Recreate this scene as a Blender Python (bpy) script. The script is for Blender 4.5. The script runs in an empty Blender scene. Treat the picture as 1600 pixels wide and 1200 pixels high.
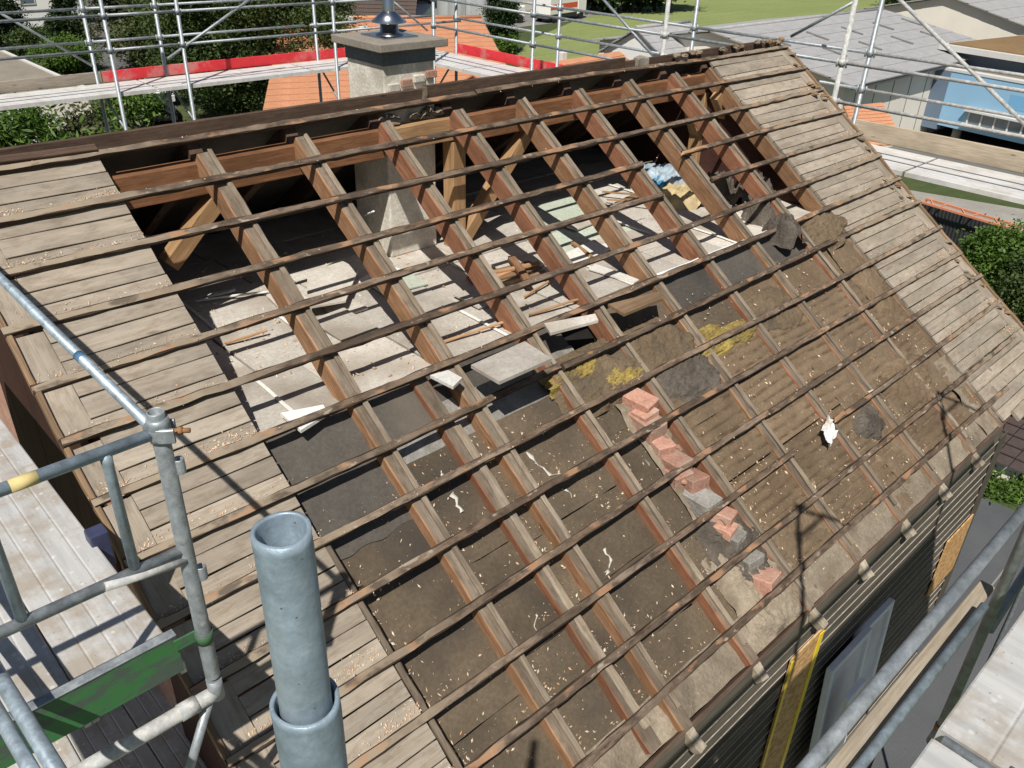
import bpy, bmesh, math, random
import numpy as np
from mathutils import Matrix, Vector
random.seed(7); rng = np.random.default_rng(7)
SC = bpy.context.scene
COL = SC.collection
# ------------------------------------------------------------------ camera
YAW, PIT, ROL, FPX = 0.776589, 0.527821, -0.035350, 1303.08      # fitted to the roof grid
B = 0.32                      # batten spacing (m)
C = np.array([-4.68756*B, -15.52390*B, 13.0])
ZR = 13.0 - 4.05937*B         # height of the top batten
A = 2.08793*B                 # rafter spacing
TH = 0.617775                 # roof pitch
def _rot():
    fw = np.array([math.sin(YAW)*math.cos(PIT), math.cos(YAW)*math.cos(PIT), -math.sin(PIT)])
    rt = np.array([math.cos(YAW), -math.sin(YAW), 0.]); dn = np.cross(fw, rt)
    c, s = math.cos(ROL), math.sin(ROL)
    return np.stack([c*rt+s*dn, -s*rt+c*dn, fw])
RM = _rot()
cam_d = bpy.data.cameras.new('camera'); cam = bpy.data.objects.new('camera', cam_d); COL.objects.link(cam)
cam_d.sensor_width = 36; cam_d.sensor_fit = 'HORIZONTAL'; cam_d.lens = FPX/1600*36
cam_d.clip_start = 0.05; cam_d.clip_end = 3000
M4 = Matrix.Identity(4)
for r in range(3):
    M4[r][0] = RM[0][r]; M4[r][1] = -RM[1][r]; M4[r][2] = -RM[2][r]; M4[r][3] = C[r]
cam.matrix_world = M4; SC.camera = cam
# ------------------------------------------------------------------ sky, sun, exposure
def ray(px, py): return RM.T @ np.array([(px-800)/FPX, (py-600)/FPX, 1.])
sdir = ray(893, 1208); sdir = sdir/np.linalg.norm(sdir)          # the way the light travels
SUN_EL = math.asin(-sdir[2]); SUN_AZ = math.atan2(-sdir[0], -sdir[1])
W = bpy.data.worlds.new('World'); SC.world = W; W.use_nodes = True
nt = W.node_tree; bg = nt.nodes['Background']
sky = nt.nodes.new('ShaderNodeTexSky'); sky.sky_type = 'NISHITA'; sky.sun_disc = False
sky.sun_elevation = SUN_EL; sky.sun_rotation = SUN_AZ; sky.air_density = 1.0; sky.dust_density = 1.2
nt.links.new(sky.outputs[0], bg.inputs[0]); bg.inputs[1].default_value = 0.05
sun_d = bpy.data.lights.new('sun', 'SUN'); sun_d.energy = 5.0; sun_d.angle = math.radians(0.55); sun_d.color = (1, .96, .90)
sun = bpy.data.objects.new('sun', sun_d); COL.objects.link(sun)
sun.rotation_euler = Vector(sdir).to_track_quat('-Z', 'Y').to_euler(); sun.location = (0, 0, 40)
SC.view_settings.view_transform = 'Standard'; SC.view_settings.look = 'None'
SC.view_settings.exposure = 0.12; SC.view_settings.gamma = 1.0
SC.render.resolution_x = 1024; SC.render.resolution_y = 768
# ------------------------------------------------------------------ pixel -> place helpers
def at(x, y, Z): return C + Z*ray(x, y)
def onz(x, y, z): d = ray(x, y); return C + d*(z-C[2])/d[2]
def onx(x, y, X): d = ray(x, y); return C + d*(X-C[0])/d[0]
def ony(x, y, Y): d = ray(x, y); return C + d*(Y-C[1])/d[1]
EN = np.array([0, -math.sin(TH), math.cos(TH)]); EV = np.array([0, -math.cos(TH), -math.sin(TH)]); EU = np.array([1., 0, 0])
R0 = np.array([0, 0, ZR])
def onroof(x, y, off=0.):
    p0 = R0+EN*off; d = ray(x, y); return C + d*(EN@(p0-C))/(EN@d)
def rp(u, v, n=0.): return R0 + EU*(u*A) + EV*(v*B) + EN*n
def px(P): c = RM@(np.asarray(P)-C); return (800+FPX*c[0]/c[2], 600+FPX*c[1]/c[2], c[2])
# ------------------------------------------------------------------ object helpers
def world(o):
    if o.parent is None: return o.matrix_basis.copy()
    return world(o.parent) @ o.matrix_parent_inverse @ o.matrix_basis
def setp(o, p):
    if p is not None:
        o.parent = p; o.matrix_parent_inverse = world(p).inverted()
def tag(o, label=None, cat=None, group=None, kind=None):
    if label: o['label'] = label
    if cat: o['category'] = cat
    if group: o['group'] = group
    if kind: o['kind'] = kind
    return o
def empty(name, loc, label, cat, group=None):
    o = bpy.data.objects.new(name, None); COL.objects.link(o); o.location = loc; o.empty_display_size = .2
    return tag(o, label, cat, group)
def mk(name, V, F, mats, parent=None, mi=None, smooth=False, mat4=None):
    me = bpy.data.meshes.new(name)
    V = np.asarray(V, float)
    me.from_pydata(V.tolist(), [], [list(map(int, f)) for f in F])
    for m in (mats if isinstance(mats, (list, tuple)) else [mats]): me.materials.append(m)
    if mi is not None: me.polygons.foreach_set('material_index', np.asarray(mi, np.int32))
    if smooth: me.polygons.foreach_set('use_smooth', np.ones(len(me.polygons), bool))
    me.update()
    o = bpy.data.objects.new(name, me); COL.objects.link(o)
    if mat4 is not None: o.matrix_basis = mat4
    setp(o, parent); return o
def frame(P0, ax, up):
    x = np.asarray(ax, float); x = x/np.linalg.norm(x); u = np.asarray(up, float)
    z = u-x*(u@x); z = z/np.linalg.norm(z); y = np.cross(z, x)
    m = Matrix.Identity(4)
    for r in range(3): m[r][0] = x[r]; m[r][1] = y[r]; m[r][2] = z[r]; m[r][3] = P0[r]
    return m
def lumber_geo(L, w, h, seg=5, wob=.003, ch=.004, ragged=(0, 0), taper=0, rough=0.):
    """bar along local X, centred; chamfered section, slight bow, optional ragged ends"""
    ch = min(ch, w*.25, h*.25)
    sec = [(-w/2+ch, -h/2), (w/2-ch, -h/2), (w/2, -h/2+ch), (w/2, h/2-ch), (w/2-ch, h/2), (-w/2+ch, h/2), (-w/2, h/2-ch), (-w/2, -h/2+ch)]
    V = []; ph = random.random()*6; ph2 = random.random()*6
    for i in range(seg+1):
        t = i/seg; x = (t-.5)*L
        dy = wob*math.sin(ph+t*4.1)*1.0; dz = wob*.6*math.sin(ph2+t*5.3)
        k = 1-taper*t
        for (y, z) in sec:
            e = 0
            if i == 0: e = random.uniform(-1, 0)*ragged[0]
            if i == seg: e = random.uniform(0, 1)*ragged[1]
            rj = (wob*.25+rough); V.append((x+e, y*k+dy+random.uniform(-1, 1)*rj, z+dz+random.uniform(-1, 1)*rj))
    F = []
    for i in range(seg):
        for j in range(8):
            a = i*8+j; b_ = i*8+(j+1) % 8; F.append((a, a+8, b_+8, b_))
    F.append(tuple(range(0, 8))); F.append(tuple(range(seg*8+7, seg*8-1, -1)))
    return V, F
def lumber(name, P0, P1, w, h, up, mats, parent=None, seg=5, wob=.003, ch=.004, ragged=(0, 0), topmat=False, smooth=False, taper=0, rough=0.):
    P0 = np.asarray(P0, float); P1 = np.asarray(P1, float); L = np.linalg.norm(P1-P0)
    V, F = lumber_geo(L, w, h, seg, wob, ch, ragged, taper, rough)
    mi = None
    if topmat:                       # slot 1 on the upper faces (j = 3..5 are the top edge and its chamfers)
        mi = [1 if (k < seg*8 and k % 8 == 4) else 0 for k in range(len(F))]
    return mk(name, V, F, mats, parent, mi, smooth, frame((P0+P1)/2, P1-P0, up))
def boxv(x0, x1, y0, y1, z0, z1):
    return [(x0, y0, z0), (x1, y0, z0), (x1, y1, z0), (x0, y1, z0), (x0, y0, z1), (x1, y0, z1), (x1, y1, z1), (x0, y1, z1)]
BF = [(0, 3, 2, 1), (4, 5, 6, 7), (0, 1, 5, 4), (1, 2, 6, 5), (2, 3, 7, 6), (3, 0, 4, 7)]
def join(parts):
    V = []; F = []
    for v, f in parts:
        n = len(V); V += [tuple(p) for p in v]; F += [tuple(i+n for i in q) for q in f]
    return V, F
def box(name, x0, x1, y0, y1, z0, z1, mat, parent=None, bev=0.):
    c = ((x0+x1)/2, (y0+y1)/2, (z0+z1)/2)
    dx, dy, dz = (x1-x0)/2, (y1-y0)/2, (z1-z0)/2
    if bev <= 0:
        return mk(name, boxv(-dx, dx, -dy, dy, -dz, dz), BF, mat, parent, mat4=Matrix.Translation(c))
    bm = bmesh.new(); bmesh.ops.create_cube(bm, size=1)
    bmesh.ops.scale(bm, vec=(2*dx, 2*dy, 2*dz), verts=bm.verts)
    bmesh.ops.bevel(bm, geom=list(bm.edges), offset=bev, segments=2, affect='EDGES', profile=.5)
    me = bpy.data.meshes.new(name); bm.to_mesh(me); bm.free(); me.materials.append(mat)
    o = bpy.data.objects.new(name, me); COL.objects.link(o); o.matrix_basis = Matrix.Translation(c); setp(o, parent); return o
def tube_geo(pts, r, n=14, caps=True, r_in=None):
    pts = [np.asarray(p, float) for p in pts]; V = []; F = []
    d = pts[-1]-pts[0]; up = np.array([0, 0, 1.]) if abs(d[2]) < .9*np.linalg.norm(d) else np.array([1., 0, 0])
    rr = r if isinstance(r, (list, tuple)) else [r]*len(pts)
    for i, p in enumerate(pts):
        t = pts[min(i+1, len(pts)-1)]-pts[max(i-1, 0)]; t = t/np.linalg.norm(t)
        a = np.cross(up, t); a /= np.linalg.norm(a); b_ = np.cross(t, a)
        for k in range(n):
            an = 2*math.pi*k/n; V.append(tuple(p+rr[i]*(math.cos(an)*a+math.sin(an)*b_)))
    for i in range(len(pts)-1):
        for k in range(n):
            F.append((i*n+k, i*n+(k+1) % n, (i+1)*n+(k+1) % n, (i+1)*n+k))
    if caps:
        F.append(tuple(range(n-1, -1, -1))); F.append(tuple(range((len(pts)-1)*n, len(pts)*n)))
    return V, F
def tube(name, pts, r, mat, parent=None, n=14, caps=True):
    pts = [np.asarray(p, float) for p in pts]; o = (pts[0]+pts[-1])/2
    V, F = tube_geo([p-o for p in pts], r, n, caps)
    ob = mk(name, V, F, mat, parent, None, True, Matrix.Translation(o))
    try:
        for p in ob.data.polygons:
            if len(p.vertices) > 4: p.use_smooth = False
    except Exception: pass
    return ob
def grid(name, nu, nv, fn, mat, parent=None, thick=None, smooth=True, origin=(0, 0, 0)):
    V = [tuple(np.asarray(fn(i/(nu-1), j/(nv-1)))-np.asarray(origin)) for j in range(nv) for i in range(nu)]
    F = [(j*nu+i, j*nu+i+1, (j+1)*nu+i+1, (j+1)*nu+i) for j in range(nv-1) for i in range(nu-1)]
    return mk(name, V, F, mat, parent, None, smooth, Matrix.Translation(origin))
def poly_prism(name, pts2, z0, z1, mat, parent=None):
    n = len(pts2); V = [(p[0], p[1], z0) for p in pts2]+[(p[0], p[1], z1) for p in pts2]
    F = [tuple(range(n-1, -1, -1)), tuple(range(n, 2*n))]+[(i, (i+1) % n, n+(i+1) % n, n+i) for i in range(n)]
    return mk(name, V, F, mat, parent)
def hashn(x, y, s=0.):
    return (math.sin(x*12.9898+y*78.233+s*37.7)*43758.5453) % 1.0
def vnoise(x, y, s=0.):
    xi, yi = math.floor(x), math.floor(y); fx, fy = x-xi, y-yi
    fx = fx*fx*(3-2*fx); fy = fy*fy*(3-2*fy)
    a, b_, c, d = hashn(xi, yi, s), hashn(xi+1, yi, s), hashn(xi, yi+1, s), hashn(xi+1, yi+1, s)
    return (a*(1-fx)+b_*fx)*(1-fy)+(c*(1-fx)+d*fx)*fy
def fbm(x, y, s=0.): return vnoise(x, y, s)*.55+vnoise(x*2.1, y*2.1, s+3)*.3+vnoise(x*4.3, y*4.3, s+5)*.15
# ------------------------------------------------------------------ materials
class NB:
    def __init__(s, name):
        s.m = bpy.data.materials.new(name); s.m.use_nodes = True; s.t = s.m.node_tree
        s.b = s.t.nodes['Principled BSDF']; s.L = s.t.links.new
        s.tc = s.t.nodes.new('ShaderNodeTexCoord'); s.oi = s.t.nodes.new('ShaderNodeObjectInfo')
    def vec(s, scale=(1, 1, 1), rand=True, src='Object'):
        mp = s.t.nodes.new('ShaderNodeMapping'); mp.inputs['Scale'].default_value = scale
        s.L(s.tc.outputs[src], mp.inputs['Vector'])
        if rand:
            mu = s.t.nodes.new('ShaderNodeMath'); mu.operation = 'MULTIPLY'; mu.inputs[1].default_value = 37.
            s.L(s.oi.outputs['Random'], mu.inputs[0])
            cb = s.t.nodes.new('ShaderNodeCombineXYZ'); [s.L(mu.outputs[0], cb.inputs[i]) for i in range(3)]
            s.L(cb.outputs[0], mp.inputs['Location'])
        return mp.outputs[0]
    def noise(s, v, scale=1., detail=4., rough=.55, dist=0.):
        n = s.t.nodes.new('ShaderNodeTexNoise'); n.inputs['Scale'].default_value = scale; n.inputs['Detail'].default_value = detail
        n.inputs['Roughness'].default_value = rough; n.inputs['Distortion'].default_value = dist
        s.L(v, n.inputs['Vector']); return n.outputs['Fac']
    def voro(s, v, scale=1., feat='F1', out='Distance'):
        n = s.t.nodes.new('ShaderNodeTexVoronoi'); n.feature = feat; n.inputs['Scale'].default_value = scale
        s.L(v, n.inputs['Vector']); return n.outputs[out]
    def wave(s, v, scale=1., dist=0., detail=2., axis='X', prof='SIN'):
        n = s.t.nodes.new('ShaderNodeTexWave'); n.inputs['Scale'].default_value = scale; n.bands_direction = axis; n.wave_profile = prof
        n.inputs['Distortion'].default_value = dist; n.inputs['Detail'].default_value = detail
        s.L(v, n.inputs['Vector']); return n.outputs['Fac']
    def ramp(s, fac, stops, interp='LINEAR'):
        r = s.t.nodes.new('ShaderNodeValToRGB'); r.color_ramp.interpolation = interp; e = r.color_ramp.elements
        while len(e) < len(stops): e.new(.5)
        for k, (p, c) in enumerate(stops):
            e[k].position = p; e[k].color = (c[0], c[1], c[2], 1) if isinstance(c, (tuple, list)) else (c, c, c, 1)
        s.L(fac, r.inputs[0]); return r.outputs[0]
    def mix(s, fac, a, b_, mode='MIX'):
        n = s.t.nodes.new('ShaderNodeMix'); n.data_type = 'RGBA'; n.blend_type = mode
        for sock, v in ((n.inputs[0], fac), (n.inputs[6], a), (n.inputs[7], b_)):
            if isinstance(v, (int, float)): sock.default_value = v
            elif isinstance(v, (tuple, list)): sock.default_value = (*v[:3], 1)
            else: s.L(v, sock)
        return n.outputs[2]
    def math(s, op, a, b_=0., c=None):
        n = s.t.nodes.new('ShaderNodeMath'); n.operation = op
        for i, v in enumerate((a, b_, c)):
            if v is None: continue
            if isinstance(v, (int, float)): n.inputs[i].default_value = v
            else: s.L(v, n.inputs[i])
        return n.outputs[0]
    def sep(s, src='Object'):
        n = s.t.nodes.new('ShaderNodeSeparateXYZ'); s.L(s.tc.outputs[src], n.inputs[0]); return n.outputs
    def rnd(s): return s.oi.outputs['Random']
    def done(s, col, rough=.8, bump=None, bstr=.3, bdist=.01, metal=0., spec=.3):
        def put(k, v):
            i = s.b.inputs[k]
            if isinstance(v, (int, float)): i.default_value = v
            elif isinstance(v, (tuple, list)): i.default_value = (*v[:3], 1)
            else: s.L(v, i)
        put('Base Color', col); put('Roughness', rough); put('Metallic', metal); put('Specular IOR Level', spec)
        if bump is not None:
            bn = s.t.nodes.new('ShaderNodeBump'); bn.inputs['Strength'].default_value = bstr; bn.inputs['Distance'].default_value = bdist
            s.L(bump, bn.inputs['Height']); s.L(bn.outputs[0], s.b.inputs['Normal'])
        return s.m
def wood(name, c0, c1, grey=None, gamt=.0, knots=True, dirt=None, damt=.0, vary=.25, grain=1., bstr=.35, drift=.35):
    n = NB(name); v = n.vec((1.2*grain, 22*grain, 22*grain)); g = n.noise(v, 1.6, 6, .6, .6)
    g2 = n.noise(n.vec((3, 70, 70)), 2., 3, .6)
    col = n.ramp(g, [(.28, c0), (.72, c1)])
    col = n.mix(n.ramp(g2, [(.35, .55), (.6, 0.)]), col, tuple(k*.55 for k in c0))
    if knots:
        k = n.voro(n.vec((2.6, 9, 9)), 1.0); col = n.mix(n.ramp(k, [(.04, .85), (.11, 0.)]), col, tuple(q*.3 for q in c0))
    if grey is not None:
        big = n.noise(n.vec((1.3, 5, 5)), 1.5, 5, .6)
        col = n.mix(n.ramp(big, [(.5-.35*gamt, 0.), (.5+.35*(1-gamt)+.05, gamt)]) if gamt < 1 else 1., col, n.ramp(g, [(.3, tuple(q*.75 for q in grey)), (.7, grey)]))
    if dirt is not None:
        dn = n.noise(n.vec((4, 11, 11)), 2.2, 6, .7)
        col = n.mix(n.ramp(dn, [(.48, 0.), (.66, damt)]), col, dirt)
    dr = n.noise(n.vec((1.1, 2.5, 2.5)), 1.7, 3, .5); col = n.mix(n.ramp(dr, [(.36, drift), (.58, 0.)]), col, tuple(q*.42 for q in c0))
    vv = n.math('MULTIPLY_ADD', n.rnd(), vary, 1-vary*.5)
    vm = n.t.nodes.new('ShaderNodeCombineXYZ'); [n.L(vv, vm.inputs[i]) for i in range(3)]
    col = n.mix(1., col, vm.outputs[0], 'MULTIPLY')
    return n.done(col, .82, g2, bstr, .004)
def speckled(name, c0, c1, spots, sscale=60, thr=.2, big=1.5, rough=.9, bstr=.4, bd=.006, stain=None, vary=.16):
    n = NB(name); v = n.vec((1, 1, 1)); g = n.noise(v, big, 6, .65); f = n.noise(v, 45, 4, .6)
    col = n.mix(n.ramp(g, [(.3, 0.), (.7, 1.)]), c0, c1)
    col = n.mix(n.ramp(f, [(.35, .35), (.65, 0.)]), col, tuple(k*.45 for k in c0))
    if stain is not None:
        st = n.noise(v, big*.6, 3, .5); col = n.mix(n.ramp(st, [(.5, 0.), (.7, .75)]), col, stain)
    if spots is not None:
        vo = n.voro(v, sscale); mk_ = n.math('MULTIPLY', n.ramp(vo, [(thr*.6, .9), (thr, 0.)]), n.ramp(n.noise(v, big*1.7, 3, .6), [(.42, .1), (.62, 1.)])); col = n.mix(mk_, col, spots)
    vv = n.math('MULTIPLY_ADD', n.rnd(), vary*2, 1-vary); vm = n.t.nodes.new('ShaderNodeCombineXYZ'); [n.L(vv, vm.inputs[i]) for i in range(3)]
    col = n.mix(1., col, vm.outputs[0], 'MULTIPLY')
    return n.done(col, rough, f, bstr, bd)
def plain(name, c, rough=.7, nz=.25, scale=8., metal=0., bstr=.15, spec=.3, dirt=None):
    n = NB(name); v = n.vec((1, 1, 1)); g = n.noise(v, scale, 5, .6)
    col = n.mix(n.ramp(g, [(.3, 0.), (.7, 1.)]), tuple(k*(1-nz) for k in c), tuple(min(1, k*(1+nz)) for k in c))
    if dirt is not None:
        d = n.noise(v, scale*.45, 6, .7); col = n.mix(n.ramp(d, [(.5, 0.), (.62, .8)]), col, dirt)
    return n.done(col, rough, g, bstr, .004, metal, spec)
# ------------------------------------------------------------------ material library
M = {}
M['board'] = wood('weathered_board', (.34, .28, .21), (.385, .325, .25), (.405, .355, .29), .65, dirt=(.19, .142, .10), damt=.6, vary=.26, bstr=.2, drift=.4)
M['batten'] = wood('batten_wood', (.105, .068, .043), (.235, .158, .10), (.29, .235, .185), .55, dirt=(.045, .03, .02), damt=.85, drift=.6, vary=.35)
def dusty():
    m = M['batten']; t = m.node_tree; b_ = t.nodes['Principled BSDF']; lk = b_.inputs['Base Color'].links[0]; src = lk.from_socket
    g_ = t.nodes.new('ShaderNodeNewGeometry'); sx = t.nodes.new('ShaderNodeSeparateXYZ'); t.links.new(g_.outputs['Position'], sx.inputs[0])
    ns = t.nodes.new('ShaderNodeTexNoise'); ns.inputs['Scale'].default_value = 9; t.links.new(g_.outputs['Position'], ns.inputs['Vector'])
    ad = t.nodes.new('ShaderNodeMath'); ad.operation = 'MULTIPLY_ADD'; t.links.new(ns.outputs['Fac'], ad.inputs[0]); ad.inputs[1].default_value = .9; t.links.new(sx.outputs[0], ad.inputs[2])
    mr = t.nodes.new('ShaderNodeValToRGB'); e = mr.color_ramp.elements; 
    sc = t.nodes.new('ShaderNodeMath'); sc.operation = 'MULTIPLY_ADD'; t.links.new(ad.outputs[0], sc.inputs[0]); sc.inputs[1].default_value = .1; sc.inputs[2].default_value = .2
    t.links.new(sc.outputs[0], mr.inputs[0])
    e.new(.5); e.new(.6)
    for k, (p_, c_) in enumerate(((.22, .8), (.30, 0.), (.83, 0.), (.87, .55))): e[k].position = p_; e[k].color = (c_, c_, c_, 1)
    mx = t.nodes.new('ShaderNodeMix'); mx.data_type = 'RGBA'; t.links.new(mr.outputs[0], mx.inputs[0]); t.links.new(src, mx.inputs[6]); mx.inputs[7].default_value = (.33, .27, .195, 1)
    tc = t.nodes.new('ShaderNodeTexCoord'); oi = t.nodes.new('ShaderNodeObjectInfo'); col = mx.outputs[2]
    for k, (scl, lo, hi, cc, am) in enumerate(((6.5, .54, .64, (.055, .04, .03), .7), (4.3, .56, .64, (.36, .20, .11), .75), (9., .64, .70, (.38, .32, .25), .7))):
        mp = t.nodes.new('ShaderNodeMapping'); mp.inputs['Scale'].default_value = (1, 2.2, 2.2); t.links.new(tc.outputs['Object'], mp.inputs['Vector'])
        cb = t.nodes.new('ShaderNodeMath'); cb.operation = 'MULTIPLY'; cb.inputs[1].default_value = 53.+k*17; t.links.new(oi.outputs['Random'], cb.inputs[0]); cx_ = t.nodes.new('ShaderNodeCombineXYZ'); t.links.new(cb.outputs[0], cx_.inputs[0]); t.links.new(cx_.outputs[0], mp.inputs['Location'])
        nn = t.nodes.new('ShaderNodeTexNoise'); nn.inputs['Scale'].default_value = scl; nn.inputs['Detail'].default_value = 4; t.links.new(mp.outputs[0], nn.inputs['Vector'])
        rr = t.nodes.new('ShaderNodeValToRGB'); rr.color_ramp.elements[0].position = lo; rr.color_ramp.elements[0].color = (0, 0, 0, 1); rr.color_ramp.elements[1].position = hi; rr.color_ramp.elements[1].color = (am, am, am, 1); t.links.new(nn.outputs['Fac'], rr.inputs[0])
        m2 = t.nodes.new('ShaderNodeMix'); m2.data_type = 'RGBA'; t.links.new(rr.outputs[0], m2.inputs[0]); t.links.new(col, m2.inputs[6]); m2.inputs[7].default_value = (*cc, 1); col = m2.outputs[2]
    t.links.new(col, b_.inputs['Base Color'])
dusty()
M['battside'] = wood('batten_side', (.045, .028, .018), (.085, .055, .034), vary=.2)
M['rafter'] = wood('rafter_side', (.25, .125, .06), (.42, .245, .135), vary=.35, dirt=(.13, .07, .035), damt=.5, drift=.3)
M['raftred'] = wood('rafter_side_red', (.21, .085, .045), (.36, .18, .10), vary=.35, dirt=(.12, .058, .03), damt=.5, drift=.3)
M['raftop'] = wood('rafter_top', (.15, .11, .075), (.27, .21, .15), (.28, .24, .19), .5, dirt=(.07, .048, .03), damt=.6, vary=.3, drift=.5)
M['strip'] = wood('counter_strip', (.21, .16, .11), (.36, .29, .21), (.34, .295, .235), .5, vary=.35, dirt=(.1, .07, .045), damt=.5, drift=.5)
M['tail'] = wood('pale_tail', (.35, .285, .20), (.49, .415, .315), (.44, .40, .34), .5, vary=.25, dirt=(.24, .17, .1), damt=.4)
M['purlin'] = wood('purlin_wood', (.19, .082, .036), (.33, .16, .075), vary=.15, dirt=(.11, .05, .02), damt=.5, grain=.6)
M['ridge'] = wood('ridge_wood', (.075, .045, .03), (.14, .088, .06), vary=.2, dirt=(.2, .14, .1), damt=.3)
M['post'] = wood('post_wood', (.34, .19, .085), (.52, .33, .17), vary=.15)
M['orange'] = wood('split_wood', (.36, .19, .09), (.54, .34, .19), vary=.5)
M['oldplank'] = wood('old_plank', (.20, .125, .07), (.33, .22, .13), vary=.4)
M['panel'] = speckled('ceiling_panel', (.45, .405, .345), (.60, .565, .50), (.22, .17, .12), 26, .12, 3.2, .9, .3, .004, stain=(.27, .225, .175), vary=.2)
M['panelw'] = speckled('white_panel', (.68, .66, .6), (.76, .74, .69), (.4, .32, .22), 20, .08, 2.5, .9, .2, .004)
M['panelg'] = speckled('greenish_panel', (.5, .55, .44), (.6, .65, .54), (.3, .3, .22), 20, .08, 2.5, .9, .2, .004)
M['darkfill'] = speckled('dark_fibreboard', (.088, .067, .045), (.158, .12, .079), (.42, .34, .25), 42, .07, 2.6, .95, .5, .006, stain=(.045, .039, .034))
M['felt'] = speckled('black_felt', (.062, .055, .047), (.105, .092, .076), (.42, .37, .3), 34, .07, 2.4, .75, .4, .006, stain=(.135, .112, .084))
M['reed'] = speckled('reed_board', (.138, .095, .056), (.228, .164, .102), (.46, .36, .26), 46, .07, 3.2, .95, .8, .01, stain=(.125, .09, .06))
M['concrete'] = speckled('crumbly_concrete', (.24, .225, .20), (.37, .35, .315), (.13, .12, .105), 75, .3, 6., .95, .8, .01, stain=(.16, .14, .115))
M['mortar'] = speckled('mortar_rubble', (.225, .18, .128), (.35, .295, .22), (.56, .48, .38), 50, .12, 6., .95, .9, .012, stain=(.14, .108, .075))
M['brick'] = speckled('red_brick', (.36, .18, .125), (.50, .29, .215), (.48, .41, .35), 70, .16, 9., .9, .8, .008, stain=(.40, .31, .24), vary=.3)
M['yellow'] = speckled('yellow_wool', (.24, .17, .05), (.44, .33, .095), (.15, .115, .06), 40, .3, 9., 1., 1., .015, stain=(.12, .092, .05))
M['wool'] = speckled('brown_wool', (.13, .092, .055), (.20, .148, .093), (.4, .3, .18), 50, .1, 5., 1., 1., .015, stain=(.085, .07, .05))
M['dust'] = speckled('brown_dust', (.15, .106, .066), (.24, .176, .112), (.5, .42, .31), 60, .09, 4., .98, .9, .012, stain=(.13, .096, .064))
M['greywool'] = speckled('grey_wool', (.085, .07, .055), (.175, .148, .12), (.045, .038, .03), 60, .25, 7., 1., 1., .015, stain=(.05, .042, .034))
M['siding'] = wood('dark_siding', (.095, .08, .06), (.165, .14, .108), vary=.35, knots=False, bstr=.2)
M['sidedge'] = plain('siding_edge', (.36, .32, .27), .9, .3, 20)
M['gable'] = wood('red_brown_cladding', (.045, .018, .013), (.085, .036, .026), vary=.2, knots=False)
M['plaster'] = speckled('old_plaster', (.50, .455, .37), (.74, .70, .62), (.3, .25, .19), 14, .1, 7., .95, .5, .008, stain=(.36, .32, .26))
M['slatecap'] = speckled('cap_concrete', (.27, .235, .19), (.34, .30, .25), (.4, .37, .33), 60, .12, 5., .9, .3, .005)
M['band'] = speckled('slate_band', (.10, .118, .135), (.15, .172, .19), (.36, .38, .39), 30, .09, 5., .6, .3, .004, stain=(.2, .22, .23))
M['inox'] = plain('stainless', (.55, .57, .6), .22, .1, 4, 1., .05, .5)
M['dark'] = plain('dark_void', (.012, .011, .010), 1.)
M['white'] = plain('white_paint', (.74, .75, .76), .5, .08, 6)
M['chip'] = plain('wood_chip', (.60, .47, .33), .9, .35, 3)
M['chipo'] = plain('orange_chip', (.62, .33, .17), .9, .35, 3)
def rattr(nm, stops, rough=.9):
    n = NB(nm); at_ = n.t.nodes.new('ShaderNodeAttribute'); at_.attribute_name = 'rv'
    return n.done(n.ramp(at_.outputs['Fac'], stops), rough)
M['chips'] = rattr('chips', [(0., (.30, .2, .12)), (.25, (.52, .38, .25)), (.55, (.64, .52, .38)), (.78, (.72, .63, .5)), (.9, (.58, .3, .16)), (1., (.70, .42, .26))])
# ------------------------------------------------------------------ ground
def ground_mat():
    n = NB('ground_grass'); v = n.vec((1, 1, 1), False); a = n.noise(v, .06, 5, .6); f = n.noise(v, 1.5, 6, .7)
    col = n.mix(n.ramp(a, [(.35, 0.), (.65, 1.)]), (.045, .075, .02), (.085, .10, .035))
    col = n.mix(n.ramp(f, [(.3, .6), (.65, 0.)]), col, (.03, .045, .014))
    return n.done(col, .95, f, .6, .08)
M['ground'] = ground_mat()
g = mk('ground', [(-900, -900, 0), (1500, -900, 0), (1500, 1500, 0), (-900, 1500, 0)], [(0, 1, 2, 3)], M['ground']); tag(g, kind='structure')
# ------------------------------------------------------------------ the house
UL, UR = -1.15, 11.12
ZC = 13-(13-10.816)*B/.28                     # attic floor (collar ceiling) level
YW = rp(0, 13.7)[1]+.03                       # front wall face
XW0, XW1 = -.62, rp(9.02, 0)[0]
house = empty('house', (3.2, 0, 0), 'stripped gable roof house with bare rafters and battens over an open attic', 'house')
H = house
def ulum(name, u0, u1, v, n, w, h, mats, seg=9, wob=.004, topmat=False, ragged=(0, 0), dv=0., parent=None):
    return lumber(name, rp(u0, v, n), rp(u1, v+dv, n), w, h, EN, mats, parent or H, seg, wob, .004, ragged, topmat, rough=.0016)
def vlum(name, u, v0, v1, n, w, h, mats, seg=9, wob=.004, topmat=False, ragged=(0, 0)):
    return lumber(name, rp(u+random.uniform(-.012, .012), v0, n), rp(u+random.uniform(-.012, .012), v1, n), w, h, EN, mats, H, seg*3, wob, .006, ragged, topmat, rough=.0018)
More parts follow.
